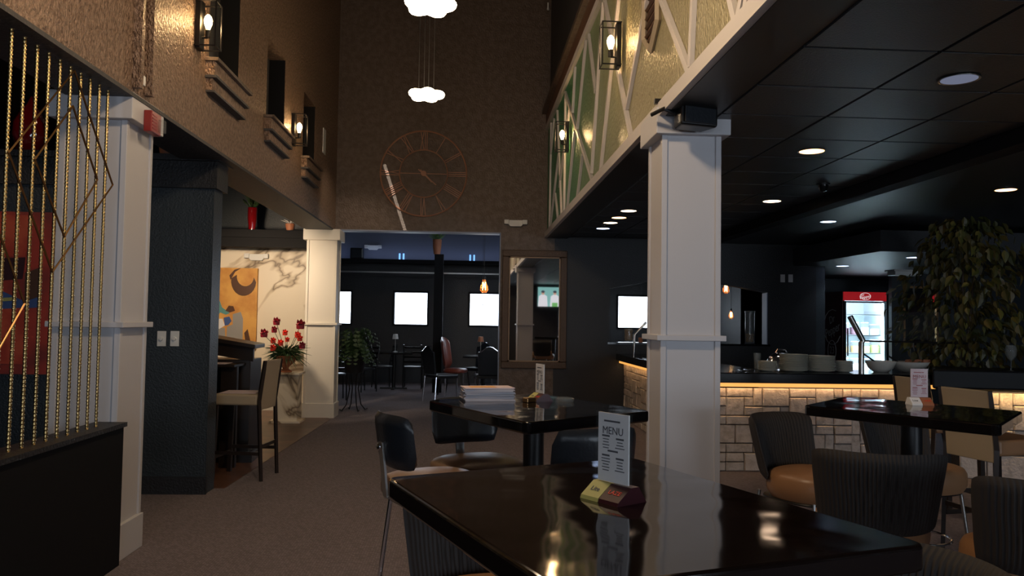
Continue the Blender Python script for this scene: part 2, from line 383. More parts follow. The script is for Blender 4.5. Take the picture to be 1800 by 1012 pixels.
# soffit and tiled ceiling at right
cr = struct(MB().box(GX, 1.485, -5, 12, CH+.005, CH+.1).box(1.48, 10.5, -5, 12.3, CH+.03, CH+.1).box(5.3, 10.5, 12.2, 15.4, CH, CH+.1), 'ceiling_right', 'tbar')
ri = 0
for i in range(3):
    for j in range(-9, 15):
        x = 1.48+.64*i; y = 3.45+.58*j
        if y > 11.5: continue
        t = MB().box(x+.010, x+.630, y+.010, y+.570, CH-.004, CH+.03)
        t.build('ceiling_tile', 'tile', cr)
# bulkhead step and smooth ceiling beyond
struct(MB().box(3.42, 3.58, -5, 12, CH-.10, CH+.05), 'trim_4', 'black')
struct(MB().box(3.58, 10.5, -5, 12, CH-.02, CH+.03), 'ceiling_bar', 'tile')
struct(MB().box(5.0, 10.5, 9.4, 15.4, 2.36, 2.62), 'ceiling_drop', 'tile')
# outer shell
struct(MB().box(10.3, 10.5, -5, 15.4, 0, CH+.1), 'wall_east', 'blacktex')
struct(MB().box(5.36, 10.5, 15.2, 15.4, 0, CH+.1).box(5.36, 5.5, 12, 15.2, 0, CH+.1), 'wall_cooler', 'navy')
struct(MB().box(-8.2, -8, -5, 18.6, 0, 4), 'wall_west', 'blacktex')
def holed(y0, y1, x0, x1, z0, z1, holes):
    mb = MB(); xs = x0
    for a, b, c, d in holes:
        mb.box(xs, a, y0, y1, z0, z1); mb.box(a, b, y0, y1, z0, c); mb.box(a, b, y0, y1, d, z1); xs = b
    return mb.box(xs, x1, y0, y1, z0, z1)
struct(holed(-5.2, -5, -8.2, 10.5, 0, TOP+.1, REAR_WIN), 'wall_rear', 'char')
struct(holed(18.3, 18.5, -8.2, 5.6, 0, 4, [(a, b, 1.33, 2.05) for a, b in FAR_WIN]), 'wall_far', 'blacktex')
struct(MB().box(5.36, 5.56, 12.2, 18.5, 0, 4), 'wall_far_right', 'blacktex')
struct(MB().box(-2.4, 5.6, 12.2, 18.6, 3.9, 4), 'ceiling_far', 'char')
mb = MB().box(-2.37, -2.2, 12.2, 18.3, 2.8, 3.9)
k = 1
for (x0, x1), z0, z1, Y in [(wv, 1.33, 2.05, 18.3) for wv in FAR_WIN]+[((a, b), c, d, -5.0) for a, b, c, d in REAR_WIN]:
    yy = (Y-.03, Y+.05) if Y > 0 else (Y-.05, Y+.03)
    wn = struct(MB().box(x0-.04, x0, *yy, z0-.04, z1+.04).box(x1, x1+.04, *yy, z0-.04, z1+.04).box(x0, x1, *yy, z0-.04, z0).box(x0, x1, *yy, z1, z1+.04), 'window_%d' % k, 'black')
    MB().box(x0, x1, sum(yy)/2-.004, sum(yy)/2+.004, z0, z1).build('pane', 'pane', wn); k += 1
# far room: cove ledge with pale wall above, rail
lg = struct(MB().box(-6, 5.36, 17.9, 18.3, 2.70, 2.78), 'trim_5', 'black')
struct(MB().box(-6, 5.36, 18.20, 18.3, 2.78, 3.9), 'wall_cove', 'cove')
struct(MB().box(-6, 5.36, 17.86, 17.9, 2.47, 2.50), 'trim_6', 'steel')
light('AREA', 'cove_light', (-.5, 17.98, 2.82), 5, (.5, .62, 1), (radians(150), 0, 0), shape='RECTANGLE', size=7, size_y=.05)
struct(MB().box(-.68, -.5, 15.9, 16.1, 0, 2.75), 'trim_7', 'black')
# left side: partition wall Y=6.68, its cap, header at Y=12, marble wall
wp = struct(MB().box(-8, -2.11, 6.68, 6.9, 0, 2.50), 'wall_partition', 'navy')
MB().box(-8, -2.08, 6.64, 6.94, 2.50, 2.76).build('partition_cap', 'blacktex', wp)
MB().box(-8, -2.05, 6.60, 6.98, 2.72, 2.77).build('partition_cap', 'blacktex', wp)
MB().box(-8, -2.10, 6.66, 6.68, 0, .14).build('baseboard', 'blacktex', wp)
wh = struct(MB().box(-6.5, -2.35, 11.95, 12.15, 2.48, 2.74).box(-6.5, -2.33, 11.9, 12.2, 2.62, 2.70), 'wall_header', 'black')
wm = struct(MB().box(-6.5, -2.3, 12.6, 12.75, 0, 2.52), 'wall_marble', 'marble')
struct(MB().box(-6.5, -2.3, 12.75, 12.9, 0, 3.9), 'wall_bar_back', 'navy')
MB().box(-6.5, -2.3, 12.57, 12.6, 0, .10).build('baseboard', 'cream', wm)
struct(MB().box(-3.60, -3.42, -5, 18, 3.42, 3.56), 'trim_8', 'bluegrey')
# half wall under the rods
hw = struct(MB().box(-2.13, -1.99, .3, 4.79, 0, .80), 'wall_half', 'black')
MB().box(-2.15, -1.97, .3, 4.79, .80, .825).build('half_wall_cap', 'blacktex', hw)

# ================================================================== COLUMNS
def column(name, label, x0, x1, y0, y1, h, m, rail=1.37):
    t = thing(name, label, 'column', ((x0+x1)/2, (y0+y1)/2, 0))
    a = (x1-x0)/2; b = (y1-y0)/2
    MB().box(-a+.012, a-.012, -b+.012, b-.012, 0, h-.02).build('shaft', m, t)
    for sx in (-1, 1):
        for sy in (-1, 1):
            MB().box(min(sx*a, sx*(a-.035)), max(sx*a, sx*(a-.035)), min(sy*b, sy*(b-.035)), max(sy*b, sy*(b-.035)), .2, h-.16).build('corner_board', m, t, bevel=.003)
    MB().box(-a-.012, a+.012, -b-.012, b+.012, 0, .21).build('base', m, t, bevel=.004)
    MB().box(-a-.028, a+.028, -b-.028, b+.028, rail-.017, rail+.017).build('chair_rail', m, t, bevel=.004)
    MB().box(-a-.045, a+.045, -b-.045, b+.045, h-.16, h).build('cap', m, t, bevel=.005)
    return t
column('square_column', 'white panelled square column in front of the stone bar, black speaker at its top', 1.17, 1.54, 4.78, 5.15, 2.76, 'colw', 1.36)
column('square_column', 'white panelled square column at the end of the brass rod screen, red alarm on its cap', -2.42, -2.03, 4.79, 5.18, 2.76, 'colw', 1.39)
column('square_column', 'cream panelled square column beside the flower pedestal and far opening', -2.36, -1.92, 11.72, 12.1, 2.74, 'cream', 1.36)

# ================================================================== ROD SCREEN
t = thing('rod_screen', 'twisted brass rod screen with diamond shapes on the black half wall', 'screen', (0, 0, 0))
rods = [((20, 24.5), (-4, 800)), ((44, 40), (6, 796)), ((68, 56), (31, 790)), ((88.5, 70), (54, 784)), ((108, 82), (75.5, 773)), ((126.5, 95), (94, 771)),
        ((145, 107.5), (113, 767)), ((162, 118.6), (129, 763)), ((179, 130), (146.5, 757)), ((194, 139), (162, 753))]
yy = []
for a, b in rods:
    pa = atX(*a, -2.06); pb = atX((a[0]+b[0])/2-1, 420, -2.06); yy.append((pa.y+pb.y)/2)
yfit = [yy[-1]-(yy[-1]-yy[0])/9*(9-i) for i in range(10)]
step = (yfit[-1]-yfit[0])/9
allr = [yfit[0]-step*k for k in range(10, 0, -1)]+yfit
rod = MB(); nseg = 300; n = 6
vs = []
for i in range(nseg+1):
    z = .825+(2.72-.825)*i/nseg
    r = .0085*(1+.22*(1 if i % 3 == 0 else -.4))
    vs += [(r*cos(2*pi*k/n+i*.5), r*sin(2*pi*k/n+i*.5), z) for k in range(n)]
rod.add(vs, [(i*n+k, i*n+(k+1) % n, (i+1)*n+(k+1) % n, (i+1)*n+k) for i in range(nseg) for k in range(n)])
o = rod.build('rod', 'gold', t, smooth=True, angle=80)
o.location = (-2.06, allr[0], 0)
for y in allr[1:]:
    c = o.copy(); C.objects.link(c); c.location = (-2.06, y, 0)
def diamond(px):
    p = [atX(x, y, -2.04) for x, y in px]
    MB().tube(p, .006, 4, True).build('diamond', 'golddk', t)
diamond([(131, 124), (198, 325), (92, 478), (15, 268)])
diamond([(128, 186), (171, 316), (113, 416), (61, 280)])
diamond([(-30, 330), (43, 533), (-45, 690), (-90, 480)])

# ================================================================== TABLES
def pub_table(label, corners, m, z=1.05):
    cx = sum(c[0] for c in corners)/4; cy = sum(c[1] for c in corners)/4
    t = thing('pub_table', label, 'table', (cx, cy, 0))
    # corners as given, each cut by a small facet
    poly = []
    P = [Vector((c[0]-cx, c[1]-cy)) for c in corners]
    for i in range(4):
        a, b, c = P[i-1], P[i], P[(i+1) % 4]
        for q in (0, .33, .67, 1):
            u = b+(a-b).normalized()*.035; v_ = b+(c-b).normalized()*.035
            poly.append(tuple((1-q)**2*u+2*q*(1-q)*b+q*q*v_))
    MB().prism(poly, z-.05, z).build('tabletop', m, t, bevel=.008, seg=3)
    MB().lathe([(.05, .02), (.05, z-.06)], n=24).build('pedestal', 'bmetal', t, smooth=True)
    MB().box(-.2, .2, -.2, .2, z-.06, z-.05).build('mounting_plate', 'bmetal', t)
    MB().lathe([(.26, 0), (.26, .012), (.07, .04), (.05, .05)], n=32).build('foot', 'bmetal', t, smooth=True)
    return t
T1 = [(-.20, 2.05), (.50, 2.36), (.86, 1.44), (.14, 1.20)]
T2 = [(-.19, 3.98), (.40, 4.42), (.84, 3.60), (.24, 3.15)]
T3 = [(1.68, 3.91), (2.16, 4.44), (2.69, 3.73), (2.21, 3.20)]
for t_ in (T1, T2, T3): t_.reverse()
pub_table('large glossy dark brown high table nearest the viewer, menu holder on it', T1, 'epoxyb')
pub_table('glossy black high table carrying the stack of brochures', T2, 'epoxy')
pub_table('glossy black high table in front of the stone bar on the right side', T3, 'epoxy')

# ================================================================== CHAIRS
def legs4(t, sw, sd, zt, spread=.06, m='chrome', r=.011):
    for sx in (-1, 1):
        for sy in (-1, 1):
            MB().tube([(sx*sw, sy*sd, zt), (sx*(sw+spread*.2), sy*(sd+spread*.2), zt*.8), (sx*(sw+spread), sy*(sd+spread), 0)], r, 10).build('leg', m, t, smooth=True)
def diner(label, loc, rz, seat='tan2'):
    t = thing('diner_chair', label, 'chair', loc, rz, 'black backed high chairs at the brochure table')
    MB().cushion(0, 0, .66, .75, .46, .45, 3.0, .02).build('seat', seat, t, smooth=True)
    MB().cushion(0, 0, .645, .672, .40, .39, 3.2, 0).build('seat_pan', 'bmetal', t, smooth=True)
    MB().backpad(-.235, .925, .37, .235, .05, .035, p=5, lean=.15, NU=20).build('backrest', 'vinyl', t, smooth=True, angle=80)
    up = MB().bar((0, -.15, .655), (0, -.235, .685), .05, .012).bar((0, -.235, .685), (0, -.262, .92), .045, .010, (0, 1, 0))
    for a in (-.01, .01): pass
    u = up.build('upright', 'steel', t)
    MB().lathe([(.018, 0), (.018, .006), (.008, .012)], n=12).build('bolt', 'chrome', t, smooth=True).matrix_local = Matrix.Translation((0, -.270, .90)) @ Matrix.Rotation(radians(90), 4, 'X')
    legs4(t, .15, .15, .65)
    MB().tube([(.185*cos(a), .185*sin(a), .25) for a in [2*pi*k/24 for k in range(24)]], .009, 8, True).build('foot_ring', 'chrome', t, smooth=True)
    return t
def face(dx, dy): return math.atan2(dy, dx)-pi/2
diner('black vinyl back high chair seen edge-on with a round bolt, standing left of the tables', (-.13, 3.60, 0), face(.88, .45))
diner('black vinyl back high chair tucked under the brochure table with brown seat showing', (.07, 4.02, 0), face(.35, -.8), 'tan2')
diner('black vinyl back high chair between the two glossy tables behind the near menu', (.44, 3.28, 0), face(-.28, .8), 'tan2')
def ribbed(label, loc, rz, dz=0):
    t = thing('ribbed_chair', label, 'chair', loc, rz, 'ribbed black chairs with tan seats')
    MB().cushion(0, .05, .51, .645, .46, .45, 2.5, .02).build('seat', 'tan', t, smooth=True)
    MB().cushion(0, .02, .49, .512, .42, .42, 3.2, 0).build('seat_pan', 'bmetal', t, smooth=True)
    MB().backpad(-.25, .765, .50, .345, .055, .075, ribs=34, NU=150, NV=14, flare=.08, lean=.22, p=7).build('backrest', 'rib', t, smooth=True, angle=85)
    legs4(t, .17, .17, .53, .05, 'steel', .010)
    MB().tube([(.2*cos(a), .2*sin(a), .22) for a in [2*pi*k/24 for k in range(24)]], .008, 8, True).build('foot_ring', 'chrome', t, smooth=True)
    return t
ribbed('black ribbed chair with tan seat standing before the stone bar front, left of its table', (1.88, 4.36, 0), face(.52, -.80))
ribbed('black ribbed chair with its wide back turned, nearest to the right-hand table', (1.77, 3.40, 0), face(.30, .9))
ribbed('black ribbed chair with orange tan seat on the far side of the right-hand table', (2.64, 4.60, 0), face(.30, -.9))
ribbed('black ribbed chair cut by the right edge of the photo, low in the corner', (2.09, 2.83, 0), face(.25, .95))
ribbed('black ribbed chair tucked under the far left side of the large near table', (.09, 2.42, 0), face(.18, -.95))
ribbed('black ribbed chair whose curved top just shows behind the near table corner at the bottom', (.86, 1.68, 0), face(-.93, -.35))
def parsons(label, loc, rz, seatm='beige'):
    t = thing('bar_stool', label, 'bar stool', loc, rz, 'upholstered bar stools with dark legs')
    MB().box(-.20, .20, -.20, .21, .66, .76).build('seat', seatm, t, bevel=.02, seg=3)
    o = MB()
    pts = [(-.20, .76), (-.21, .88), (-.225, 1.0), (-.235, 1.06)]
    ring = [(y, z) for y, z in pts]+[(y-.035, z) for y, z in pts[::-1]]+[(-.225, .62), (-.19, .62)]
    n = len(ring)
    o.add([(-.185, y, z) for y, z in ring]+[(.185, y, z) for y, z in ring], [tuple(range(n))[::-1], tuple(range(n, 2*n))]+[(i, (i+1) % n, n+(i+1) % n, n+i) for i in range(n)])
    o.build('backrest', 'beige', t, bevel=.006)
    for sx in (-1, 1):
        MB().tube([(sx*.198, -.262, 1.06), (sx*.198, -.252, .98), (sx*.198, -.235, .86), (sx*.198, -.215, .7), (sx*.195, -.25, 0)], [.016, .019, .02, .02, .018], 4).build('leg', 'dwood', t)
        MB().bar((sx*.18, .18, .66), (sx*.185, .20, 0), .036, .036).build('leg', 'dwood', t)
        MB().bar((sx*.19, -.23, .24), (sx*.185, .19, .24), .02, .03).build('stretcher', 'dwood', t)
    MB().bar((-.185, .19, .20), (.185, .19, .20), .02, .03).build('stretcher', 'dwood', t)
    MB().bar((-.19, -.23, .30), (.19, -.23, .30), .02, .03).build('stretcher', 'dwood', t)
    return t
parsons('beige bar stool with paper on its seat at the dark reception desk', (-2.02, 7.42, 0), face(-1, .12))
parsons('beige backed bar stool with orange lit seat, close behind the right-hand table', (3.42, 4.98, 0), face(.95, .2), 'tan')
parsons('beige bar stool farther back, just before the bar led strip', (3.66, 5.98, 0), face(1, .1), 'tan')
tag(MB().box(-2.20, -1.88, 7.27, 7.56, .762, .766).build('paper_sheet', 'paperp'), 'pale paper sheet lying on the seat of the desk stool', 'paper')

# ================================================================== BAR COUNTER
def ashlar(parent, org, xdir, ndir, length, height, seed, u=.09):
    rnd = random.Random(seed); nx = round(length/u); nz = round(height/u); ux = length/nx; uz = height/nz
    used = [[0]*nz for _ in range(nx)]
    org = Vector(org); xd = Vector(xdir); nd = Vector(ndir)
    for j in range(nz-1, -1, -1):
        for i in range(nx):
            if used[i][j]: continue
            wmax = 1
            while i+wmax < nx and not used[i+wmax][j] and wmax < 4: wmax += 1
            hmax = 2 if j > 0 and not used[i][j-1] else 1
            h = rnd.choice([1, 1, 2]) if hmax == 2 else 1; wd = min(wmax, rnd.choice([1, 2, 2, 3]) if h == 1 else rnd.choice([1, 2, 2, 3]))
            if h == 2 and any(used[i+a][j-1] for a in range(wd)): h = 1
            for a in range(wd):
                for b in range(h): used[i+a][j-b] = 1
            g = .004; x0 = i*ux+g; x1 = (i+wd)*ux-g; z1 = (j+1)*uz-g; z0 = (j+1-h)*uz+g
            d = .018+rnd.random()*.016; bv = .008
            j4 = [rnd.uniform(-.005, .005) for _ in range(8)]
            vs = [org+xd*x+Vector((0, 0, z)) for x, z in ((x0, z0), (x1, z0), (x1, z1), (x0, z1))]
            vs += [org+xd*(x+j4[k])+Vector((0, 0, z))+nd*(d*.65) for k, (x, z) in enumerate(((x0, z0), (x1, z0), (x1, z1), (x0, z1)))]
            vs += [org+xd*x+Vector((0, 0, z))+nd*(d+j4[4+k]) for k, (x, z) in enumerate(((x0+bv, z0+bv), (x1-bv, z0+bv), (x1-bv, z1-bv), (x0+bv, z1-bv)))]
            fs = [(k, (k+1) % 4, 4+(k+1) % 4, 4+k) for k in range(4)]+[(4+k, 4+(k+1) % 4, 8+(k+1) % 4, 8+k) for k in range(4)]+[(8, 9, 10, 11)]
            MB().add(vs, fs).build('stone', 'stone', parent)
W['granite'] = mat('black honed granite', (.006, .006, .007), .4, spec=.12)
W['stone'] = mat('pale split stone', (.56, .49, .44), .8, 0, ((40, 40, 40), .7, .012), ((.42, .36, .31), 14, .45, .65), rand=.12)
bar = thing('bar_counter', 'long black topped bar counter clad in pale split stone with amber strip light', 'counter', (0, 0, 0))
MB().box(2.40, 4.66, 7.80, 8.3, 0, .86).box(2.40, 2.9, 7.8, 11.98, 0, .86).build('carcass', 'char', bar)
ashlar(bar, (2.385, 7.80, 0), (1, 0, 0), (0, -1, 0), 2.27, .82, 3)
ashlar(bar, (2.40, 11.98, 0), (0, -1, 0), (-1, 0, 0), 4.18, .82, 5)
MB().prism([(2.25, 7.66), (4.74, 7.66), (4.74, 8.45), (3.05, 8.45), (3.05, 11.98), (2.25, 11.98)], .875, .975).build('countertop', 'epoxyk', bar, bevel=.01, seg=3)
MB().box(2.30, 4.66, 7.715, 7.73, .835, .872).box(2.30, 2.315, 7.715, 11.98, .835, .872).build('light_strip', 'led', bar)
light('AREA', 'bar_strip_glow', (3.5, 7.73, .845), 3.6, WARM, (radians(18), 0, 0), shape='RECTANGLE', size=2.2, size_y=.03)
light('AREA', 'bar_strip_glow', (2.32, 9.9, .845), 3.5, WARM, (0, radians(18), 0), shape='RECTANGLE', size=.03, size_y=4.1)
# second counter at right
b2 = thing('end_counter', 'shorter black topped counter with golden lit stone front at the right edge', 'counter', (0, 0, 0))
p0 = Vector((4.76, 7.50, 0)); xd = Vector((.97, -.24, 0)).normalized(); nd = Vector((-.24, -.97, 0)).normalized()
q = [p0, p0+xd*2.6, p0+xd*2.6-nd*.35, p0-nd*.35]
MB().prism([(v.x, v.y) for v in q], 0, .84).build('carcass', 'char', b2)
ashlar(b2, p0+nd*.001, xd, nd, 2.6, .83, 11, .12)
q = [p0+nd*.22-xd*.30, p0+xd*2.6+nd*.14, p0+xd*2.6-nd*.42, p0-nd*.42-xd*.1]
MB().prism([(v.x, v.y) for v in q], .865, 1.05).build('countertop', 'granite', b2, bevel=.02, seg=3)
aa = [p0+nd*(.06+.06*sin(pi*k/10))+xd*(-.12+.024*k)+Vector((0, 0, .862)) for k in range(11)]
MB().tube(aa, .006, 6).build('light_strip', 'ledw', b2)
lp = p0+xd*1.3+nd*.10
light('AREA', 'counter_strip_glow', (lp.x, lp.y, .86), 7, (1, .62, .24), (radians(15), 0, math.atan2(xd.y, xd.x)), shape='RECTANGLE', size=2.5, size_y=.03)

# plates
def plate_mesh(r):
    mb = MB().lathe([(r*.55, 0), (r*.62, .004), (r*.95, .012), (r, .016), (r*.985, .019), (r*.6, .009), (.001, .008)], n=28)
    return mb
ORD = ['topmost', 'second', 'third', 'fourth', 'fifth', 'sixth', 'seventh', 'eighth', 'ninth', 'tenth', 'eleventh', 'twelfth', 'thirteenth', 'fourteenth', 'fifteenth', 'sixteenth']
def stack(px, r, n, label, grp):
    p = atZ(px, 655, .976); p.y = 7.97
    p.x = atY(px, 640, 7.97).x
    o0 = None
    for i in range(n):
        loc = (p.x+random.uniform(-.003, .003), p.y, .976+i*.0105)
        if o0 is None: o0 = plate_mesh(r).build('plate', 'plate', smooth=True); c = o0
        else: c = o0.copy(); C.objects.link(c)
        q = n-1-i; c.location = loc; tag(c, (ORD[q]+' plate of ' if q == 0 else 'lowest plate of ' if i == 0 else ORD[q]+' plate from the top of ')+label, 'plate', grp)
stack(1349, .094, 9, 'the leftmost low stack on the bar', 'small plates in the left stack')
stack(1395, .140, 16, 'the left one of two tall stacks', 'large plates in the left big stack')
stack(1443, .140, 15, 'the right one of two tall stacks', 'large plates in the right big stack')
stack(1484, .086, 10, 'the low stack beside the steel post', 'small plates beside the steel post')
# sneeze guard
sg = thing('sneeze_guard', 'bent steel post of the glass food guard on the bar top', 'food guard', (0, 0, 0))
a0 = atY(1514, 655, 7.9); a0.z = .975; a1 = atY(1517, 599, 7.9); a2 = atY(1494, 556, 7.9)
MB().tube([a0, (a0.x, a0.y, a1.z-.02), a1, a1.lerp(a2, .12), a2], .028, 16).build('post', 'steel', sg, smooth=True)
b1 = atY(1700, 604, 7.9)
MB().tube([a1, (b1.x, 7.9, a1.z-.01)], .009, 8).build('rail', 'bmetal', sg)
MB().box(a2.x+.15, b1.x, 7.898, 7.904, a1.z+.02, a1.z+.30).build('glass_panel', 'glass', sg)
sg2 = thing('sneeze_guard', 'straight steel post of the far food guard left of the front column', 'food guard', (0, 0, 0))
c0 = atY(1114, 628, 11.3); c1 = atY(1116, 588, 11.3); c2 = atY(1136, 566, 11.3)
MB().tube([(c0.x, 11.3, .975), c1, c2], .018, 10).build('post', 'steel', sg2, smooth=True)
MB().flatpoly([c1, c1+Vector((0, -1.2, 0)), c2+Vector((0, -1.2, 0)), c2], (.005, 0, .005)).build('glass_panel', 'glass', sg2)
def bowl(label, px, r, h, m='bowlm', cat='bowl'):
    p = atY(px, 650, 8.05)
    t = thing('serving_bowl', label, cat, (p.x, 8.05, .976))
    MB().lathe([(r*.45, 0), (r*.8, h*.35), (r, h*.92), (r*1.02, h), (r*.95, h), (r*.7, h*.4), (.001, h*.2)], n=28).build('bowl_body', m, t, smooth=True)
    return t
bw = bowl('white bowl with a dark serving spoon on the bar top beside the steel post', 1548, .15, .115)
MB().tube([(.02, 0, .05), (-.17, .02, .185)], .009, 6).build('spoon', 'bmetal', bw)
bw = bowl('wide white serving bowl with bread rolls on the bar top', 1600, .18, .11)
MB().tube([(-.06, 0, .06), (-.22, .02, .165)], .009, 6).build('spoon', 'bmetal', bw)
for k in range(6): MB().cushion(-.02+.045*k, .03*(k % 2), .07, .125, .07, .06, 2.2, .01, 12).build('bread_roll', 'terra', bw, smooth=True)
p = atY(1620, 650, 8.1)
# glasses and cutlery at left of plates
for px, h, lb in ((1331, .17, 'dark tumbler behind the leftmost small plates'),):
    p = atY(px, 640, 8.3); o = MB().lathe([(.03, 0), (.04, h), (.036, h), (.027, .01), (.001, .01)], n=20).build('tumbler', 'glass2', smooth=True); o.location = (p.x, 8.3, .976); tag(o, lb, 'glass')
p = atY(1372, 640, 8.28)
t = thing('chafing_lid', 'shiny chrome lid of a warming dish behind the plate stacks', 'lid', (p.x, 8.28, .976))
MB().lathe([(.12, 0), (.12, .02), (.10, .13), (.06, .17), (.001, .18)], n=24, sx=1.3).build('dome', 'chrome', t, smooth=True)
MB().tube([(-.05, 0, .178), (-.03, 0, .21), (.05, 0, .21), (.07, 0, .178)], .008, 8).build('handle', 'chrome', t, smooth=True)
for k in range(7):
    p = atY(1285+k*7, 650, 7.95-.02*k)
    o = MB().bar((-.09, 0, .004), (.09, 0, .004), .018, .004).build('cutlery_roll', 'chrome'); o.location = (p.x, 7.8+.04*k, .977+.004*(k % 3)); o.rotation_euler = (0, 0, .4+.5*(k % 3)); tag(o, ORD[k].replace('topmost', 'first')+' piece of silver cutlery right of the front column on the bar', 'cutlery', 'loose cutlery on the bar')
t = thing('salad_jar', 'small steel jar standing on the far end of the bar', 'jar', (2.55, 10.6, .976))
MB().lathe([(.05, 0), (.05, .08), (.04, .09), (.001, .09)], n=16).build('jar_body', 'terra', t, smooth=True)
# glass cylinders on the pass-through sill
def cyl_vase(label, px, h, fill):
    p = atY(px, 600, 12.08)
    t = thing('cylinder_vase', label, 'vase', (p.x, 12.08, 1.146))
    r = .075
    MB().lathe([(r, 0), (r, h), (r-.006, h), (r-.006, .015), (.001, .015)], n=24).build('glass_wall', 'glass2', t, smooth=True)
    MB().lathe([(r*1.02, h-.02), (r*1.08, h), (r*1.02, h+.012)], n=24).build('rim', 'glass2', t, smooth=True)
    mb = MB(); rr = random.Random(2)
    for k in range(int(900*fill)):
        a = rr.random()*6.28; d = sqrt(rr.random())*(r-.022); z = .025+rr.random()*fill*.4
        mb.cushion(d*cos(a), d*sin(a), z, z+.015, .024, .018, 2, .002, 6)
    mb.build('nuts', 'pasta', t, kind='stuff')
cyl_vase('tall glass cylinder of nuts before the bright window in the pass-through', 1105, .47, .40)
cyl_vase('tall glass cylinder, mostly empty, at the right end of the pass-through sill', 1318, .50, .30)
o = tag(MB().lathe([(.035, 0), (.035, .07), (.03, .075), (.001, .075)], n=16).build('copper_cup', 'terra', smooth=True), 'small copper cup on the pass-through sill', 'cup'); o.location = (atY(1126, 600, 12.08).x, 12.08, 1.146)

# ================================================================== MENU HOLDERS
def menu(label, loc, rz, h=.26, wd=.105, paper='paper', ink='ink', block=True, title='MENU'):
    t = thing('menu_holder', label, 'menu holder', loc, rz)
    MB().box(-wd/2-.004, wd/2+.004, -.006, .006, .035, .035+h+.006).build('acrylic_sleeve', 'glass', t)
    MB().box(-wd/2, wd/2, -.002, .002, .038, .038+h).build('menu_sheet', paper, t)
    top = .038+h
    def X(x, z): return axes((x, -.0035, z), (1, 0, 0), (0, 0, 1))
    text(title, .024, ink, t, X(0, top-.04), depth=.0002)
    mb = MB(); rr = random.Random(4)
    mb.box(-.028, .022, -.0032, -.0028, top-.020, top-.016)
    for cx, z0, nl in ((-.022, top-.054, 4), (.022, top-.058, 3), (-.022, top-.098, 5), (.022, top-.102, 4)):
        mb.box(cx-.012, cx+.012, -.0032, -.0028, z0, z0+.004)
        for k in range(nl):
            if z0-.0065*(k+1) < .045: break
            l = rr.uniform(.008, .015); z = z0-.0065*(k+1); mb.box(cx-l, cx+l, -.0032, -.0028, z, z+.002)
    mb.box(-.016, .016, -.0032, -.0028, top-.087, top-.083)
    mb.build('printed_lines', ink, t, kind='stuff')
    # wedge base carrying small printed blocks
    n = [(-.048, 0), (-.045, .008), (-.006, .036), (.02, .036), (.045, 0)]
    def wedge(x0, x1, nm, m):
        k = len(n); MB().add([(x0, y, z) for y, z in n]+[(x1, y, z) for y, z in n], [tuple(range(k)), tuple(range(2*k-1, k-1, -1))]+[(i, k+i, k+(i+1) % k, (i+1) % k) for i in range(k)]).build(nm, m, t)
    wedge(-wd/2-.01, -.002, 'coaster_block', 'lime2' if block else 'paper'); wedge(0, wd/2+.012, 'coaster_block', 'maroon' if block else 'terra')
    text('Lite', .018, 'ink', t, axes((-.03, -.0262, .0227), (1, 0, 0), (0, .81, .58)), depth=.0003)
    text('LAZE', .016, 'petal', t, axes((.030, -.0262, .0227), (1, 0, 0), (0, .81, .58)), depth=.0003)
    return t
menu('clear upright menu holder with printed white menu on the large near table', (.335, 1.80, 1.05), radians(-55), h=.155, wd=.095)
menu('clear menu holder turned edge-on beside the brochure stack', (.37, 4.02, 1.05), radians(-70), h=.145, wd=.095, block=True)
menu('menu holder with pink printed menu on the right-hand black table', (2.33, 4.0, 1.05), radians(-8), h=.145, wd=.085, paper='paperp', ink='redink', block=False)
pm = atZ(1755, 648, 1.05)
menu('menu holder with pale menu standing on the end counter before the tree', (pm.x+.2, 7.3, 1.05), radians(-15), h=.17, wd=.11, paper='paperp', ink='redink', block=False)
# brochures
for k in range(14):
    o = MB().box(-.125, .125, -.075, .075, 0, .0042).build('brochure', 'bro' if k < 13 else 'paperp')
    o.location = (.105+random.uniform(-.006, .006), 4.02+random.uniform(-.005, .005), 1.0505+k*.0047); o.rotation_euler = (0, 0, radians(8+random.uniform(-4, 4)))
    tag(o, (('lowest' if k == 0 else ORD[13-k])+' folded brochure '+('' if k == 0 else 'from the top ')+'in the stack on the middle table') if k < 13 else 'topmost brochure with a tan picture on its cover', 'brochure', 'brochures stacked on the table')
    if k == 13: MB().box(-.09, .04, -.05, .05, .0042, .0046).build('cover_picture', 'yel', o)
o = tag(MB().lathe([(.045, 0), (.05, .017), (.043, .019), (.037, .007), (.001, .006)], n=28).build('ashtray', 'glass2', smooth=True), 'round clear glass ashtray on the brochure table', 'ashtray'); o.location = (.49, 3.98, 1.0505)
o = tag(MB().box(-.03, .03, -.018, .018, 0, .022).build('matchbox', 'golddk', bevel=.003), 'small gold box lying by the edge-on menu holder', 'box'); o.location = (.31, 3.93, 1.0505); o.rotation_euler = (0, 0, .7)
# table behind half wall: shakers, tray
p = atX(28, 760, -2.42)
t = thing('side_table', 'low table top with pale cloth just behind the brass rods', 'table', (-2.75, 3.75, 0))
MB().box(-.55, .33, -.9, .55, .735, .76).build('tabletop', 'epoxyk', t, bevel=.006)
MB().lathe([(.04, .02), (.04, .735)], n=16).build('pedestal', 'bmetal', t, smooth=True); MB().lathe([(.22, 0), (.22, .015), (.05, .04)], n=24).build('foot', 'bmetal', t, smooth=True)
def shaker(x, y, lb, m):
    t = thing('shaker', lb, 'shaker', (x, y, .761))
    MB().lathe([(.032, 0), (.030, .02), (.017, .075), (.016, .09)], n=18).build('shaker_body', m, t, smooth=True)
    MB().lathe([(.018, .09), (.018, .105), (.008, .116), (.001, .117)], n=18).build('shaker_top', 'chrome', t, smooth=True)
shaker(-2.46, 3.72, 'silver conical salt shaker behind the brass rods', 'steel')
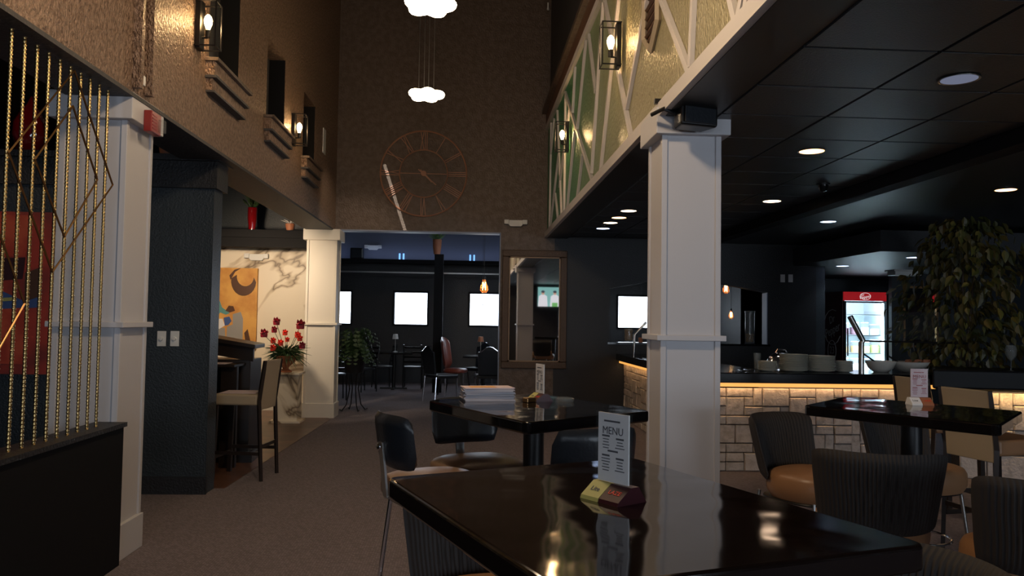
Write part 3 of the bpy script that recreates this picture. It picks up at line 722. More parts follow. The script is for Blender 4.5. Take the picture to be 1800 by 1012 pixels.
shaker(-2.48, 3.87, 'dark glass pepper shaker next to the silver salt shaker', 'glass2')
t = thing('serving_tray', 'black glossy tray with pale handle lying behind the brass rods', 'tray', (-2.50, 4.18, .761))
MB().box(-.06, .06, -.09, .09, .0, .02).box(-.07, .07, -.10, .10, .02, .045).build('tray_body', 'epoxyk', t, bevel=.008)
MB().tube([(.075, -.05, .03), (.085, 0, .03), (.075, .05, .03)], .005, 6).build('handle', 'chrome', t)

# ================================================================== CLOCK
t = thing('wall_clock', 'large round open-frame iron clock with roman numerals on the brown wall', 'clock', (-.70, 11.97, 3.64))
def ring(r, th, nm):
    MB().tube([(r*cos(a), 0, r*sin(a)) for a in [2*pi*k/72 for k in range(72)]], th, 6, True).build(nm, 'rust', t, smooth=True)
ring(.645, .013, 'outer_ring'); ring(.36, .011, 'inner_ring')
num = ['XII', 'I', 'II', 'III', 'IIII', 'V', 'VI', 'VII', 'VIII', 'IX', 'X', 'XI']
for h, s in enumerate(num):
    a = pi/2-h*pi/6; er = Vector((cos(a), 0, sin(a))); et = Vector((sin(a), 0, -cos(a)))
    wd = [{'I': .028, 'V': .06, 'X': .06}[c] for c in s]; x = -sum(wd)/2; mb = MB()
    def ln(x0, x1): mb.bar(er*.365+et*x0, er*.64+et*x1, .011, .009, (0, 1, 0))
    for c, d in zip(s, wd):
        if c == 'I': ln(x+d/2, x+d/2)
        elif c == 'V': ln(x+d/2, x+.005); ln(x+d/2, x+d-.005)
        else: ln(x+.005, x+d-.005); ln(x+d-.005, x+.005)
        x += d
    mb.build('numeral', 'rust', t)
MB().bar((-.36, .005, 0), (.36, .005, 0), .012, .006, (0, 1, 0)).build('cross_bar', 'rust', t)
MB().bar((-.08, -.015, .06), (.19, -.015, -.17), .016, .004, (0, 1, 0)).build('minute_hand', 'rust', t)
MB().bar((-.05, -.022, .05), (.13, -.022, -.13), .024, .004, (0, 1, 0)).build('hour_hand', 'rust', t)
o = MB().lathe([(.045, 0), (.04, .02), (.001, .022)], n=24).build('hub', 'rust', t, smooth=True); o.rotation_euler = (radians(90), 0, 0)

# ================================================================== WALL MIRROR
t = thing('wall_mirror', 'tall rectangular mirror in a carved bronze frame beside the far opening', 'mirror', (1.0, 11.99, 1.625))
hw_, hh = .49, .89
for x0, x1, z0, z1 in ((-hw_, hw_, hh-.10, hh), (-hw_, hw_, -hh, -hh+.10), (-hw_, -hw_+.10, -hh+.1, hh-.1), (hw_-.10, hw_, -hh+.1, hh-.1)):
    MB().box(x0, x1, -.05, 0, z0, z1).build('frame', 'frame', t, bevel=.012, seg=3)
for x0, x1, z0, z1 in ((-hw_+.10, hw_-.10, hh-.12, hh-.10), (-hw_+.10, hw_-.10, -hh+.1, -hh+.12), (-hw_+.1, -hw_+.12, -hh+.1, hh-.1), (hw_-.12, hw_-.10, -hh+.1, hh-.1)):
    MB().box(x0, x1, -.035, 0, z0, z1).build('inner_bead', 'bead', t)
MB().box(-hw_+.1, hw_-.1, -.022, -.01, -hh+.1, hh-.1).build('mirror_glass', 'mirror', t)
# tv behind the viewer (seen in the mirror)
t = thing('television', 'flat television showing people, seen only as a reflection in the tall mirror', 'television', (3.05, -3.96, 2.30))
MB().box(-.62, .62, -.05, 0, -.36, .36).build('case', 'bmetal', t, bevel=.01)
def em(n, c, s=1): W[n] = mat(n, c, .5, emit=s, emitcol=c)
em('tvbg', (.20, .42, .40)); em('tvwin', (.5, .75, .72)); em('tvdark', (.03, .03, .05)); em('tvskin', (.5, .28, .2)); em('tvwhite', (.7, .68, .72)); em('tvgreen', (.15, .4, .12))
MB().box(-.60, .60, .0, .004, -.34, .34).build('screen', 'tvbg', t)
MB().box(.30, .58, .004, .006, .02, .33).build('picture_window', 'tvwin', t)
def person(cx, s, shirt, nm):
    MB().flatpoly([(cx-s*.5, .007, -.34), (cx+s*.5, .007, -.34), (cx+s*.42, .007, .02), (cx+s*.15, .007, .08), (cx-s*.15, .007, .08), (cx-s*.42, .007, .02)], (0, .001, 0)).build(nm, shirt, t)
    MB().flatpoly([(cx+.055*cos(a), .009, .14+.07*sin(a)) for a in [2*pi*k/14 for k in range(14)]], (0, .001, 0)).build(nm, 'tvskin', t)
    MB().flatpoly([(cx+.065*cos(a), .0105, .18+.045*sin(a)) for a in [2*pi*k/14 for k in range(14)]], (0, .001, 0)).build(nm, 'tvdark', t)
person(.40, .42, 'tvdark', 'picture_figure'); person(0, .34, 'tvwhite', 'picture_figure'); person(-.42, .34, 'tvwhite', 'picture_figure')
MB().box(-.1, .1, .012, .013, -.34, -.2).build('picture_figure', 'tvgreen', t)
MB().tube([(0, -.05, 0), (0, -.5, .0), (0, -.9, 0)], .025, 8).build('bracket', 'bmetal', t)

# ================================================================== SCONCES
def sconce(label, loc, side):
    """side=+1: projects toward +x from a wall facing +x; -1 the other way"""
    t = thing('wall_sconce', label, 'wall lamp', loc, 0 if side > 0 else pi, 'caged wall sconces')
    MB().box(0, .035, -.05, .05, -.178, .178).build('back_plate', 'bmetal', t, bevel=.003)
    mb = MB()
    for y in (-.065, .065):
        for z in (-.165, .165): mb.bar((.0, y, z), (.15, y, z), .009, .009)
        mb.bar((.15, y, -.165), (.15, y, .165), .009, .009, (1, 0, 0))
    for z in (-.165, .165): mb.bar((.15, -.07, z), (.15, .07, z), .009, .009)
    mb.build('cage', 'bmetal', t)
    MB().box(.152, .154, -.062, .062, -.16, .16).build('glass_pane', 'glass', t)
    MB().tube([(.01, 0, -.09), (.075, 0, -.09), (.075, 0, -.075)], .008, 6).build('arm', 'bmetal', t)
    MB().lathe([(.02, 0), (.02, .055)], (.075, 0, -.09), 14).build('socket', 'bmetal', t, smooth=True)
    MB().lathe([(.012, 0), (.014, .01), (.028, .05), (.030, .075), (.022, .10), (.008, .115), (.001, .118)], (.075, 0, -.036), 16).build('bulb', 'hot', t, smooth=True)
    l = light('POINT', 'sconce_light', (loc[0]+side*.09, loc[1], loc[2]+.02), SC, WARM, shadow_soft_size=.03)
SC = 18
sconce('caged black wall sconce with lit bulb on the brown wall beside the first niche', (LX+.002, 5.83, 3.56), 1)
sconce('caged black wall sconce with lit bulb between the second and third niches', (LX+.002, 8.98, 3.55), 1)
sconce('caged black wall sconce on the green wall above the front column', (GX-.03, 6.07, 3.60), -1)
sconce('caged black wall sconce on the green wall at its far end', (GX-.03, 9.26, 3.62), -1)
# white plate on left wall
o = tag(MB().box(0, .012, -.09, .09, -.17, .17).build('wall_plate', 'plastic', bevel=.003), 'plain white upright panel high on the brown wall near the corner', 'panel'); o.location = (LX, 10.9, 3.85)

# ================================================================== CLOUD PENDANTS
def cloud(label, loc):
    t = thing('cloud_pendant', label, 'pendant lamp', loc, 0, 'cloud shaped pendant lamps')
    mb = MB(); n, m = 60, 14; vs = []
    for i in range(n):
        a = 2*pi*i/n; R = .122*(1+.15*cos(5*a+.6)); r = .043*(1+.28*abs(cos(2.5*a+.3)))
        for k in range(m):
            b = 2*pi*k/m; vs.append(((R+r*cos(b))*cos(a), (R+r*cos(b))*sin(a)*.9, r*.8*sin(b)))
    mb.add(vs, [(i*m+k, ((i+1) % n)*m+k, ((i+1) % n)*m+(k+1) % m, i*m+(k+1) % m) for i in range(n) for k in range(m)])
    mb.build('glowing_shade', 'cloud', t, smooth=True, angle=180)
    for k, x in enumerate((-.075, -.025, .025, .075)):
        MB().tube([(x, .03*(1 if k % 2 else -1), .0), (x, .03*(1 if k % 2 else -1), TOP-loc[2])], .0028, 5).build('cable', 'steel', t)
    MB().lathe([(.12, TOP-loc[2]-.03), (.12, TOP-loc[2]-.001)], n=24).build('canopy', 'steel', t, smooth=True)
for q in ((-.47, 8.2, 3.67), (-.31, 5.65, 3.60)): light('POINT', 'pendant_glow', q, 18, WARM2, shadow_soft_size=.12)
cloud('glowing cloud pendant hanging lower in view, above the clock', (-.47, 8.2, 3.77))
cloud('glowing cloud pendant nearer the viewer, cut by the top of the photo', (-.31, 5.65, 3.70))
light('POINT', 'pendant_row_light', (-.2, 3.1, 3.74), 130, WARM2, shadow_soft_size=.15)

# ================================================================== DOWNLIGHTS
def downlight(label, x, y, z, m, e, col, r=.085):
    t = thing('downlight', label, 'ceiling light', (x, y, z-.004))
    MB().lathe([(r, 0), (r+.012, -.003), (r+.012, .0)], n=28).build('trim_ring', 'steel', t, smooth=True)
    MB().lathe([(r, -.001), (.001, -.001)], n=28).build('lens', m, t)
    if e: light('SPOT', 'downlight_beam', (x, y, z-.03), e, col, spot_size=radians(110), spot_blend=.8, shadow_soft_size=.06)
cc = [(1686, 138, 'lamp_d', 'unlit recessed downlight with silvery reflector in the black tiled ceiling', 1.0, COOL), (1427, 265, 'lamp_w', 'warm recessed downlight in the tiled ceiling right of the column', 4, WARM2),
      (1357, 353, 'lamp_n', 'recessed downlight in the ceiling close right of the column', 6, (1, .9, .8)), (1456, 389, 'lamp_c', 'cool recessed downlight beyond the ceiling step', 8, COOL), (1768, 333, 'lamp_w', 'warm recessed downlight above the leafy tree', 5, WARM2),
      (1105, 370, 'lamp_n', 'first of four lined up downlights under the green wall, nearest the column', 2, WARM2), (1088, 382, 'lamp_w', 'second of four lined up downlights under the green wall', 2, WARM2),
      (1073, 391, 'lamp_n', 'third of four lined up downlights under the green wall', 2, WARM2), (1060, 401, 'lamp_c', 'last of four lined up downlights, farthest under the green wall', 2, COOL)]
for x, y, m, lb, e, c in cc:
    z = CH-.005 if m == 'lamp_d' or x < 1450 else CH-.021
    p = atZ(x, y, z); downlight(lb, p.x, p.y, z, m, e, c)
for x, y, lb in ((1481, 467, 'small cool downlight in the dropped ceiling above the cooler'), (1606, 452, 'small cool downlight in the dropped ceiling near the tree')):
    p = atZ(x, y, 2.36); downlight(lb, p.x, p.y, 2.36, 'lamp_c', 12, COOL)
p = atZ(1447, 322, CH)
t = thing('ceiling_camera', 'small black dome camera on the tiled ceiling', 'camera', (p.x, p.y, CH-.004))
MB().lathe([(.001, -.075), (.03, -.065), (.042, -.03), (.045, 0)], n=20).build('dome', 'epoxyk', t, smooth=True)
MB().lathe([(.06, -.012), (.06, 0)], n=20).build('mount', 'bmetal', t, smooth=True)

# ================================================================== SMALL WALL THINGS
def emergency(label, loc, rz=0, s=1):
    t = thing('emergency_light', label, 'emergency light', loc, rz)
    MB().flatpoly([(-.10*s, 0, .045*s), (-.13*s, 0, -.0*s), (-.08*s, 0, -.05*s), (.08*s, 0, -.05*s), (.13*s, 0, 0), (.10*s, 0, .045*s)], (0, -.05, 0)).build('housing', 'plastic', t, bevel=.004)
    for sx in (-1, 1):
        MB().box(min(sx*.10*s, sx*.175*s), max(sx*.10*s, sx*.175*s), -.075, -.01, -.02*s, .05*s).build('lamp_head', 'plastic', t, bevel=.008)
    return t
emergency('white twin-head emergency light above the tall mirror', (.70, 11.99, 2.92))
pe = atY(656, 435, 18.19); emergency('white emergency light on the far room wall, left in the opening', (pe.x, 18.19, pe.z), 0, 1.1)
pe = atY(452, 452, 12.59); emergency('emergency light shape standing in for a reflection in the marble above the yellow painting', (pe.x, 12.59, pe.z), 0, 1.05)  # solid object built in place of a reflection on the glossy wall
# fire alarm
t = thing('fire_alarm', 'red fire alarm with clear strobe on the cap of the left column', 'fire alarm', (-1.985, 4.98, 2.63))
MB().box(0, .05, -.075, .075, -.065, .065).build('housing', 'red', t, bevel=.006)
MB().box(.05, .085, .02, .07, -.05, .03).build('strobe', 'glass2', t, bevel=.006)
mb = MB()
for k in range(5): mb.box(.05, .053, -.065, .0, -.045+.02*k, -.037+.02*k)
mb.build('grille', 'petald', t)
# small sprinkler/cable clip near pilaster
o = tag(MB().box(0, .03, -.025, .025, -.03, .03).build('junction_box', 'plastic', bevel=.004), 'tiny white box at the foot of the brown wall pilaster', 'box'); o.location = (LX, 4.86, 2.86)
# dimmers
for px, lb in ((284, 'white dimmer plate with round knob, left one on the blue black wall'), (307, 'white dimmer plate with round knob, right one on the blue black wall')):
    p = atY(px, 595, 6.675); t = thing('dimmer_switch', lb, 'switch', (p.x, 6.68, p.z), 0, 'pair of dimmers')
    MB().box(-.035, .035, -.008, 0, -.062, .062).build('plate_cover', 'plastic', t, bevel=.002)
    o = MB().lathe([(.017, 0), (.015, .018), (.001, .019)], n=18).build('knob', 'plastic', t, smooth=True); o.rotation_euler = (radians(90), 0, 0); o.location = (0, -.008, 0)
for px, lb in ((1376, 'grey wall plate, left one on the black wall right of the pass-through'), (1390, 'grey wall plate, right one on the black wall by the pass-through')):
    p = atY(px, 489, 11.99); o = tag(MB().box(-.035, .035, -.01, 0, -.06, .06).build('wall_plate', 'greyprint', bevel=.002), lb, 'switch'); o.location = (p.x, 12, p.z)
# speaker on right column
t = thing('wall_speaker', 'black loudspeaker bracketed to the top of the front column', 'speaker', (1.31, 4.60, 2.60), radians(18)); t.scale = (.82, .9, .95)
MB().prism([(-.15, -.07), (.15, -.09), (.13, .08), (-.10, .09)], 0, .16).build('cabinet', 'bmetal', t, bevel=.02, seg=3)
MB().box(-.13, .13, -.094, -.085, .015, .145).build('grille', 'vinyl', t, bevel=.004)
MB().tube([(-.10, .05, .09), (-.2, .06, .12), (-.24, .16, .10)], .014, 8).build('bracket', 'bmetal', t)
o = tag(MB().box(-.05, .05, -.015, .015, 0, .03).build('cable_box', 'bmetal'), 'flat black cable box on top of the front column cap', 'box'); o.location = (1.17, 4.78, 2.79)
# sprinkler at top
o = tag(MB().lathe([(.02, 0), (.012, .05), (.012, .11)], n=10).build('sprinkler', 'plastic', smooth=True), 'small white sprinkler high in front of the clock wall corner', 'sprinkler'); p = atY(1024, 14, 11.8); o.location = (p.x-.05 if p.x < GX else GX-.05, 11.8, p.z-.05)

light('SPOT', 'bar_track_light', (-3.1, 10.3, 2.5), 170, (1, .76, .52), (radians(66), 0, 0), spot_size=radians(110), spot_blend=.8, shadow_soft_size=.08)
light('SPOT', 'column_track_light', (-1.0, 10.2, 4.4), 60, (1, .80, .60), (radians(38), 0, radians(28)), spot_size=radians(50), spot_blend=.6, shadow_soft_size=.05)
# ================================================================== RECEPTION DESK
t = thing('reception_desk', 'dark wooden reception desk with sloped top ledge and papers', 'desk', (0, 0, 0))
A = Vector((-2.13, 8.05)); B = Vector((-2.75, 7.75)); dirv = (Vector((-3.6, 8.9))-A)
def P3(v, z): return Vector((v.x, v.y, z))
a = Vector((-2.13, 8.10)); b = Vector((-4.2, 7.95)); back = Vector((-.03, .45))
MB().prism([tuple(a+Vector((-.03, .02))), tuple(a+back), tuple(b+back), tuple(b)], .1, 1.02).build('body', 'dwood', t, bevel=.006)
MB().prism([tuple(a+Vector((.02, -.02))), tuple(a+back+Vector((.02, .03))), tuple(b+back), tuple(b+Vector((0, -.02)))], 0, .1).build('plinth', 'dwood', t, bevel=.006)
# sloping upper shelf: higher at its far left end
q = [P3(a+Vector((.03, -.05)), 1.13), P3(a+back+Vector((.03, 0)), 1.13), P3(Vector((-3.6, 8.5)), 1.38), P3(Vector((-3.6, 8.0)), 1.38)]
MB().flatpoly(q, (0, 0, .04)).build('top_ledge', 'dwood', t, bevel=.006)
q = [P3(a+Vector((.0, -.0)), 1.0), P3(a+Vector((-.0, .04)), 1.0), P3(Vector((-3.6, 8.14)), 1.25), P3(Vector((-3.6, 8.10)), 1.25)]
MB().flatpoly(q, (0, 0, .14)).build('ledge_front', 'dwood', t)
MB().box(-3.6, -2.20, 7.72, 8.10, .965, .99).build('work_shelf', 'dwood', t, bevel=.004)
MB().box(-2.35, -2.20, 7.8, 7.86, 0, .965).build('end_post', 'dwood', t)
for k in range(3):
    o = tag(MB().box(-.11, .11, -.14, .14, 0, .004).build('paper_sheet', 'paperp'), 'sheet of paper on the desk shelf, '+['nearest its right end', 'middle one', 'farthest left'][k], 'paper', 'papers on the reception desk'); o.location = (-2.42-.24*k, 7.90, .991+.001*k); o.rotation_euler = (0, 0, .1*k)

# ================================================================== YELLOW PAINTING, PEDESTAL, FLOWERS
t = thing('yellow_painting', 'ochre painting with a dark crescent and small figures on the marble wall', 'painting', (0, 12.55, 0))
pa = atY(368, 470, 12.55); pb = atY(450, 600, 12.55)
MB().box(pa.x-.25, pb.x, -.02, .03, pb.z-.1, pa.z).build('canvas', 'yel', t)
def blob(pts, m, y, nm='painted_shape'):
    MB().flatpoly([(atY(px, py, 12.55).x, y, atY(px, py, 12.55).z) for px, py in pts], (0, .002, 0)).build(nm, m, t)
cpts = []
for k in range(13): a_ = radians(-5-k*15.5); cpts.append((429+22*cos(a_), 494-26*sin(a_)))
for k in range(13): a_ = radians(-191+k*15.5); cpts.append((432+15*cos(a_), 486-17*sin(a_)))
blob(cpts, 'cres', -.024)
blob([(406, 492), (404, 484), (413, 474), (425, 471), (414, 478)], 'cres', -.024)
blob([(380, 560), (387, 528), (391, 540), (405, 550), (398, 553), (388, 549)], 'teal', -.024)
blob([(396, 572), (394, 558), (404, 556), (408, 564), (402, 571)], 'blu', -.026)
blob([(397, 546), (403, 537), (411, 538), (414, 546), (405, 549)], 'cres', -.026)
blob([(368, 556), (375, 552), (381, 556), (376, 568), (368, 570)], 'petald', -.025)
blob([(410, 552), (424, 548), (428, 560), (427, 600), (398, 600), (400, 574), (410, 570)], 'grp', -.025)
blob([(378, 560), (392, 560), (396, 572), (386, 578), (376, 572)], 'paper', -.023)
blob([(368, 570), (385, 576), (396, 576), (397, 600), (368, 600)], 'grp', -.022)
blob([(430, 585), (436, 578), (441, 600), (432, 600)], 'cres', -.024)
blob([(375, 530), (378, 521), (380, 530), (377, 535)], 'petald', -.024)
t = thing('marble_pedestal', 'white marble pedestal with square plates carrying the flower urn', 'pedestal', (-2.47, 11.25, 0))
MB().box(-.21, .21, -.2, .2, 0, .035).build('base_plate', 'marble', t, bevel=.004)
MB().box(-.16, .16, -.15, .15, .035, .66).build('shaft', 'marble', t)
MB().box(-.21, .19, -.2, .2, .66, .69).build('top_plate', 'marble', t, bevel=.004)
t = thing('flower_arrangement', 'red flowers with green foliage in a bronze urn on the marble pedestal', 'flowers', (-2.50, 11.2, .69))
MB().lathe([(.085, 0), (.09, .015), (.04, .05), (.045, .07), (.12, .14), (.145, .20), (.15, .23), (.13, .22), (.10, .15), (.001, .1)], n=24).build('urn', 'terra', t, smooth=True)
rr = random.Random(5); mb = MB()
for k in range(260):
    a_ = rr.random()*6.28; el = rr.uniform(-.5, .7); L_ = rr.uniform(.18, .36)
    d = Vector((cos(a_)*cos(el), sin(a_)*cos(el), sin(el))); o_ = Vector((0, 0, .24)); m1 = o_+d*L_*.6+Vector((0, 0, .02)); e_ = o_+d*L_+Vector((0, 0, -.03))
    mb.tube([o_, m1, e_], [.004, .007, .001], 3)
mb.build('foliage', 'leaf2', t, kind='stuff')
def bloom(px, py, r, m):
    p = atY(px, py, 11.1+rr.uniform(-.05, .05)) - Vector((-2.50, 11.2, .69)); mb = MB()
    for k in range(11):
        a_ = k*2.4; el = .2+.1*k; d = Vector((cos(a_)*cos(el), sin(a_)*cos(el), sin(el))); s_ = d.cross(Vector((0, 0, 1))).normalized()*r*.35
        mb.add([p, p+d*r*.6+s_, p+d*r*1.1, p+d*r*.6-s_], [(0, 1, 2, 3)])
    mb.cushion(p.x, p.y, p.z-r*.4, p.z+r*.3, r*1.1, r*1.1, 2, r*.2, 8)
    mb.build('bloom', m, t); MB().tube([(0, 0, .22), (p.x*.5, p.y*.5, p.z*.6+.05), tuple(p)], .004, 5).build('stem', 'leaf2', t)
for q in ((464, 588, .07, 'petald'), (486, 567, .065, 'petald'), (482, 581, .055, 'petald'), (528, 573, .08, 'petald'), (531, 609, .06, 'petald'), (501, 586, .05, 'petal'), (523, 590, .055, 'petal'),
          (493, 604, .055, 'petal'), (480, 613, .055, 'petal'), (480, 600, .05, 'petal'), (527, 596, .05, 'petal'), (505, 598, .04, 'petal')): bloom(q[0], q[1], q[2]*1.25, q[3])
# header shelf vases
def plantpot(label, px, Y, z, pot, r, h, cat='plant', kind='sprig', m='leaf2', name='potted_plant'):
    p = atY(px, 400, Y); t = thing(name, label, cat, (p.x, Y, z)); rr = random.Random(px)
    MB().lathe([(r*.7, 0), (r*.95, h*.5), (r, h*.95), (r, h), (r*.85, h), (r*.8, h*.8), (.001, h*.8)], n=18).build('pot', pot, t, smooth=True)
    mb = MB()
    if kind == 'sprig':
        for k in range(60):
            a_ = rr.random()*6.28; d = Vector((cos(a_)*.7, sin(a_)*.7, rr.uniform(.2, 1.3))).normalized(); L_ = rr.uniform(.1, .22); e_ = d*L_+Vector((0, 0, h))
            s_ = d.cross(Vector((0, 0, 1))).normalized()*.018
            mb.tube([(0, 0, h*.9), tuple(e_)], .003, 3); mb.add([e_-d*.04, e_+s_, e_+d*.04, e_-s_], [(0, 1, 2, 3)])
    else:
        mb.tube([(0, 0, h*.8), (.01, 0, h+.12), (-.01, 0, h+.25)], .004, 4)
        for k in range(7):
            a_ = k*1.1; e_ = Vector((-.01+.03*cos(a_), .03*sin(a_), h+.12+.022*k)); mb.cushion(e_.x, e_.y, e_.z-.012, e_.z+.012, .045, .045, 2, .004, 6)
        for k in range(6): a_ = k*1.05; d = Vector((cos(a_), sin(a_), .5)); mb.add([(0, 0, h), tuple(d*.08+Vector((.02*sin(a_), -.02*cos(a_), h))), tuple(d*.15+Vector((0, 0, h-.02))), tuple(d*.08+Vector((-.02*sin(a_), .02*cos(a_), h)))], [(0, 1, 2, 3)])
    mb.build('foliage', m, t, kind='stuff'); return t
plantpot('tall dark red vase with green sprigs on the black header shelf', 443, 12.05, 2.745, 'redglass', .07, .33, name='sprig_vase', cat='vase')
plantpot('small terracotta pot with a white orchid on the black header shelf', 510, 12.05, 2.745, 'terra', .07, .10, kind='orchid', m='plastic', name='orchid_pot')
pp = atY(295, 262, 6.8); o = tag(MB().lathe([(.055, 0), (.07, .09), (.065, .09), (.05, .02), (.001, .02)], n=18).build('clay_pot', 'terra', smooth=True), 'small clay pot on top of the blue black partition', 'pot'); o.location = (pp.x, 6.8, 2.771)
# red glass vase on partition behind rods
pp = atY(52, 265, 6.8)
t = thing('glass_sculpture', 'twisted red art glass sculpture on the partition behind the brass rods', 'glass sculpture', (pp.x, 6.8, 2.771))
vs = []; prof = [(.06, 0), (.10, .05), (.135, .14), (.12, .25), (.075, .34), (.03, .42), (.012, .47), (.001, .49)]; n = 24
for i, (r, z) in enumerate(prof): vs += [((r*(1+.18*cos(4*(2*pi*k/n)+z*9)))*cos(2*pi*k/n), (r*(1+.18*cos(4*(2*pi*k/n)+z*9)))*sin(2*pi*k/n), z) for k in range(n)]
MB().add(vs, [(i*n+k, i*n+(k+1) % n, (i+1)*n+(k+1) % n, (i+1)*n+k) for i in range(len(prof)-1) for k in range(n)]).build('glass_body', 'redglass', t, smooth=True, angle=180)
MB().lathe([(.07, 0), (.07, .012)], n=20).build('base', 'bmetal', t, smooth=True)
light('POINT', 'display_light', (pp.x+.3, 6.3, 3.4), 1.5, WARM2, shadow_soft_size=.05)
# red painting on the partition
t = thing('red_painting', 'large red abstract canvas with orange block, seen through the brass rods', 'painting', (0, 6.66, 0))
pa = atY(-60, 370, 6.64); pb = atY(86, 658, 6.64)
MB().box(pa.x, pb.x, -.02, .018, pb.z, pa.z).build('canvas', 'rcan', t)
def rb(pts, m, y):
    MB().flatpoly([(atY(px, py, 6.64).x, y, atY(px, py, 6.64).z) for px, py in pts], (0, .002, 0)).build('painted_shape', m, t)
rb([(-20, 455), (45, 452), (40, 490), (-20, 495)], 'maroon', -.024); rb([(-20, 500), (40, 528), (72, 520), (72, 540), (-20, 545)], 'blu', -.0235)
rb([(-30, 545), (50, 540), (46, 632), (40, 640), (-30, 638)], 'or_', -.025); rb([(-30, 378), (60, 378), (45, 450), (-30, 452)], 'or_', -.0225)
rb([(44, 480), (70, 470), (72, 520), (44, 530)], 'cres', -.0245); rb([(-30, 525), (30, 522), (28, 528), (-30, 532)], 'lime2', -.027)
light('SPOT', 'painting_light', (pb.x-.5, 5.4, 3.2), 9, WARM2, (radians(42), 0, 0), spot_size=radians(60), spot_blend=.7)

# ================================================================== FERN STAND (by the far column)
t = thing('fern_stand', 'big drooping fern in a tall wrought iron stand beside the cream column', 'plant', (-1.76, 12.66, 0))
for k in range(4):
    a_ = k*pi/2+.5; c_, s_ = cos(a_), sin(a_)
    MB().tube([(.13*c_, .13*s_, .62), (.07*c_, .07*s_, .35), (.12*c_, .12*s_, .1), (.19*c_, .19*s_, .012), (.23*c_, .23*s_, .03)], .010, 6).build('leg', 'bmetal', t)
MB().lathe([(.14, .60), (.17, .80), (.18, .82), (.15, .82), (.001, .78)], n=20).build('pot', 'bmetal', t, smooth=True)
rr = random.Random(9); mb = MB()
for k in range(150):
    a_ = rr.random()*6.28; R_ = rr.uniform(.2, .42); H_ = rr.uniform(.1, .55)
    pts = [Vector((cos(a_)*R_*s_, sin(a_)*R_*s_, .80+H_*sin(min(1, s_)*pi*.75)*1.0-.55*max(0, s_-.6)*(1-H_))) for s_ in (0, .25, .5, .75, 1)]
    side = Vector((-sin(a_), cos(a_), 0))
    for p_, q_ in zip(pts[:-1], pts[1:]):
        for f in (0, .33, .67):
            c_ = p_.lerp(q_, f); w_ = .035; d_ = (q_-p_)*.2
            mb.add([c_, c_+side*w_-Vector((0, 0, .012)), c_+d_], [(0, 1, 2)]); mb.add([c_, c_-side*w_-Vector((0, 0, .012)), c_+d_], [(0, 1, 2)])
mb.build('fronds', 'leaf2', t, kind='stuff')

# ================================================================== FAR ROOM FURNITURE
def ladder(label, loc, rz):
    t = thing('ladder_back_chair', label, 'chair', loc, rz, 'black ladder back chairs in the far room')
    MB().cushion(0, 0, .43, .47, .42, .40, 4, .005, 20).build('seat', 'vinyl', t, smooth=True)
    for sx in (-1, 1):
        MB().tube([(sx*.19, -.19, .0), (sx*.19, -.18, .45), (sx*.18, -.26, .92)], .013, 8).build('leg', 'bmetal', t)
        MB().tube([(sx*.18, .17, .44), (sx*.19, .19, .0)], .012, 8).build('leg', 'bmetal', t)
    for k in range(4): MB().bar((-.18, -.20-.014*k, .56+.10*k), (.18, -.20-.014*k, .56+.10*k), .035, .008, (0, 1, .1)).build('back_slat', 'epoxyk', t)
    return t
l0 = ladder('black ladder back chair with shiny slats below the middle window', (-.72*1.0, 0, 0), 0)
p = atZ(727, 680, 0); l0.location = (p.x, p.y-.3, 0); l0.rotation_euler = (0, 0, 0)
pl = [(640, 686, pi*.75, 'black ladder back chair just right of the fern'), (674, 680, pi*.6, 'black ladder back chair left of the table lamp with the pale shade'), (590, 700, .3, 'black ladder back chair half behind the fern')]
for px, py, rz, lb in pl:
    p = atZ(px, py, 0); dup(l0, (p.x, p.y-.2, 0), rz, lb)
def cafe(label, x, y, z=.76):
    t = thing('cafe_table', label, 'table', (x, y, 0))
    MB().box(-.4, .4, -.35, .35, z-.035, z).build('tabletop', 'epoxyk', t, bevel=.006)
    MB().lathe([(.035, .02), (.035, z-.035)], n=14).build('pedestal', 'bmetal', t, smooth=True)
    MB().bar((-.28, 0, .015), (.28, 0, .015), .06, .03).bar((0, -.28, .015), (0, .28, .015), .06, .03).build('foot', 'bmetal', t)
def tlamp(label, px, Y, lit, z=.76):
    p = atY(px, 600, Y); t = thing('table_lamp', label, 'table lamp', (p.x, Y, z))
    MB().lathe([(.05, 0), (.05, .012), (.008, .02), (.007, .30)], n=16).build('stand', 'steel', t, smooth=True)
    MB().lathe([(.062, .27), (.045, .37), (.001, .372)], n=18).build('lamp_shade', lit, t, smooth=True)
pt_ = atY(693, 625, 16.7); cafe('black cafe table with a pale lamp under the middle window', pt_.x, 16.7)
tlamp('small table lamp with metallic pale shade under the middle window', 695, 16.7, 'plastic')
pt_ = atY(850, 625, 15.5); cafe('black cafe table with a copper lamp under the right window', pt_.x, 15.5)
tlamp('small table lamp with copper shade under the right window', 845, 15.5, 'terra')
def roundchair(label, px, py, rz, m, armless=False):
    p = atZ(px, py, 0); t = thing('lounge_chair', label, 'chair', (p.x, p.y, 0), rz)
    MB().cushion(0, 0, .42, .50, .46, .44, 3, .015, 24).build('seat', m, t, smooth=True)
    MB().backpad(-.24, .80, .42, .62, .06, .04, lean=.15, p=2.4, NU=20, NV=12).build('backrest', m, t, smooth=True, angle=80)
    for sx in (-1, 1):
        MB().tube([(sx*.19, -.2, .44), (sx*.22, -.28, 0)], .013, 8).build('leg', 'bmetal', t)
        MB().tube([(sx*.19, .18, .44), (sx*.22, .24, 0)], .013, 8).build('leg', 'bmetal', t)
    return t
roundchair('high oval backed chair in red brown leather right of the black post', 800, 693, face(.9, -.3), 'tleather')
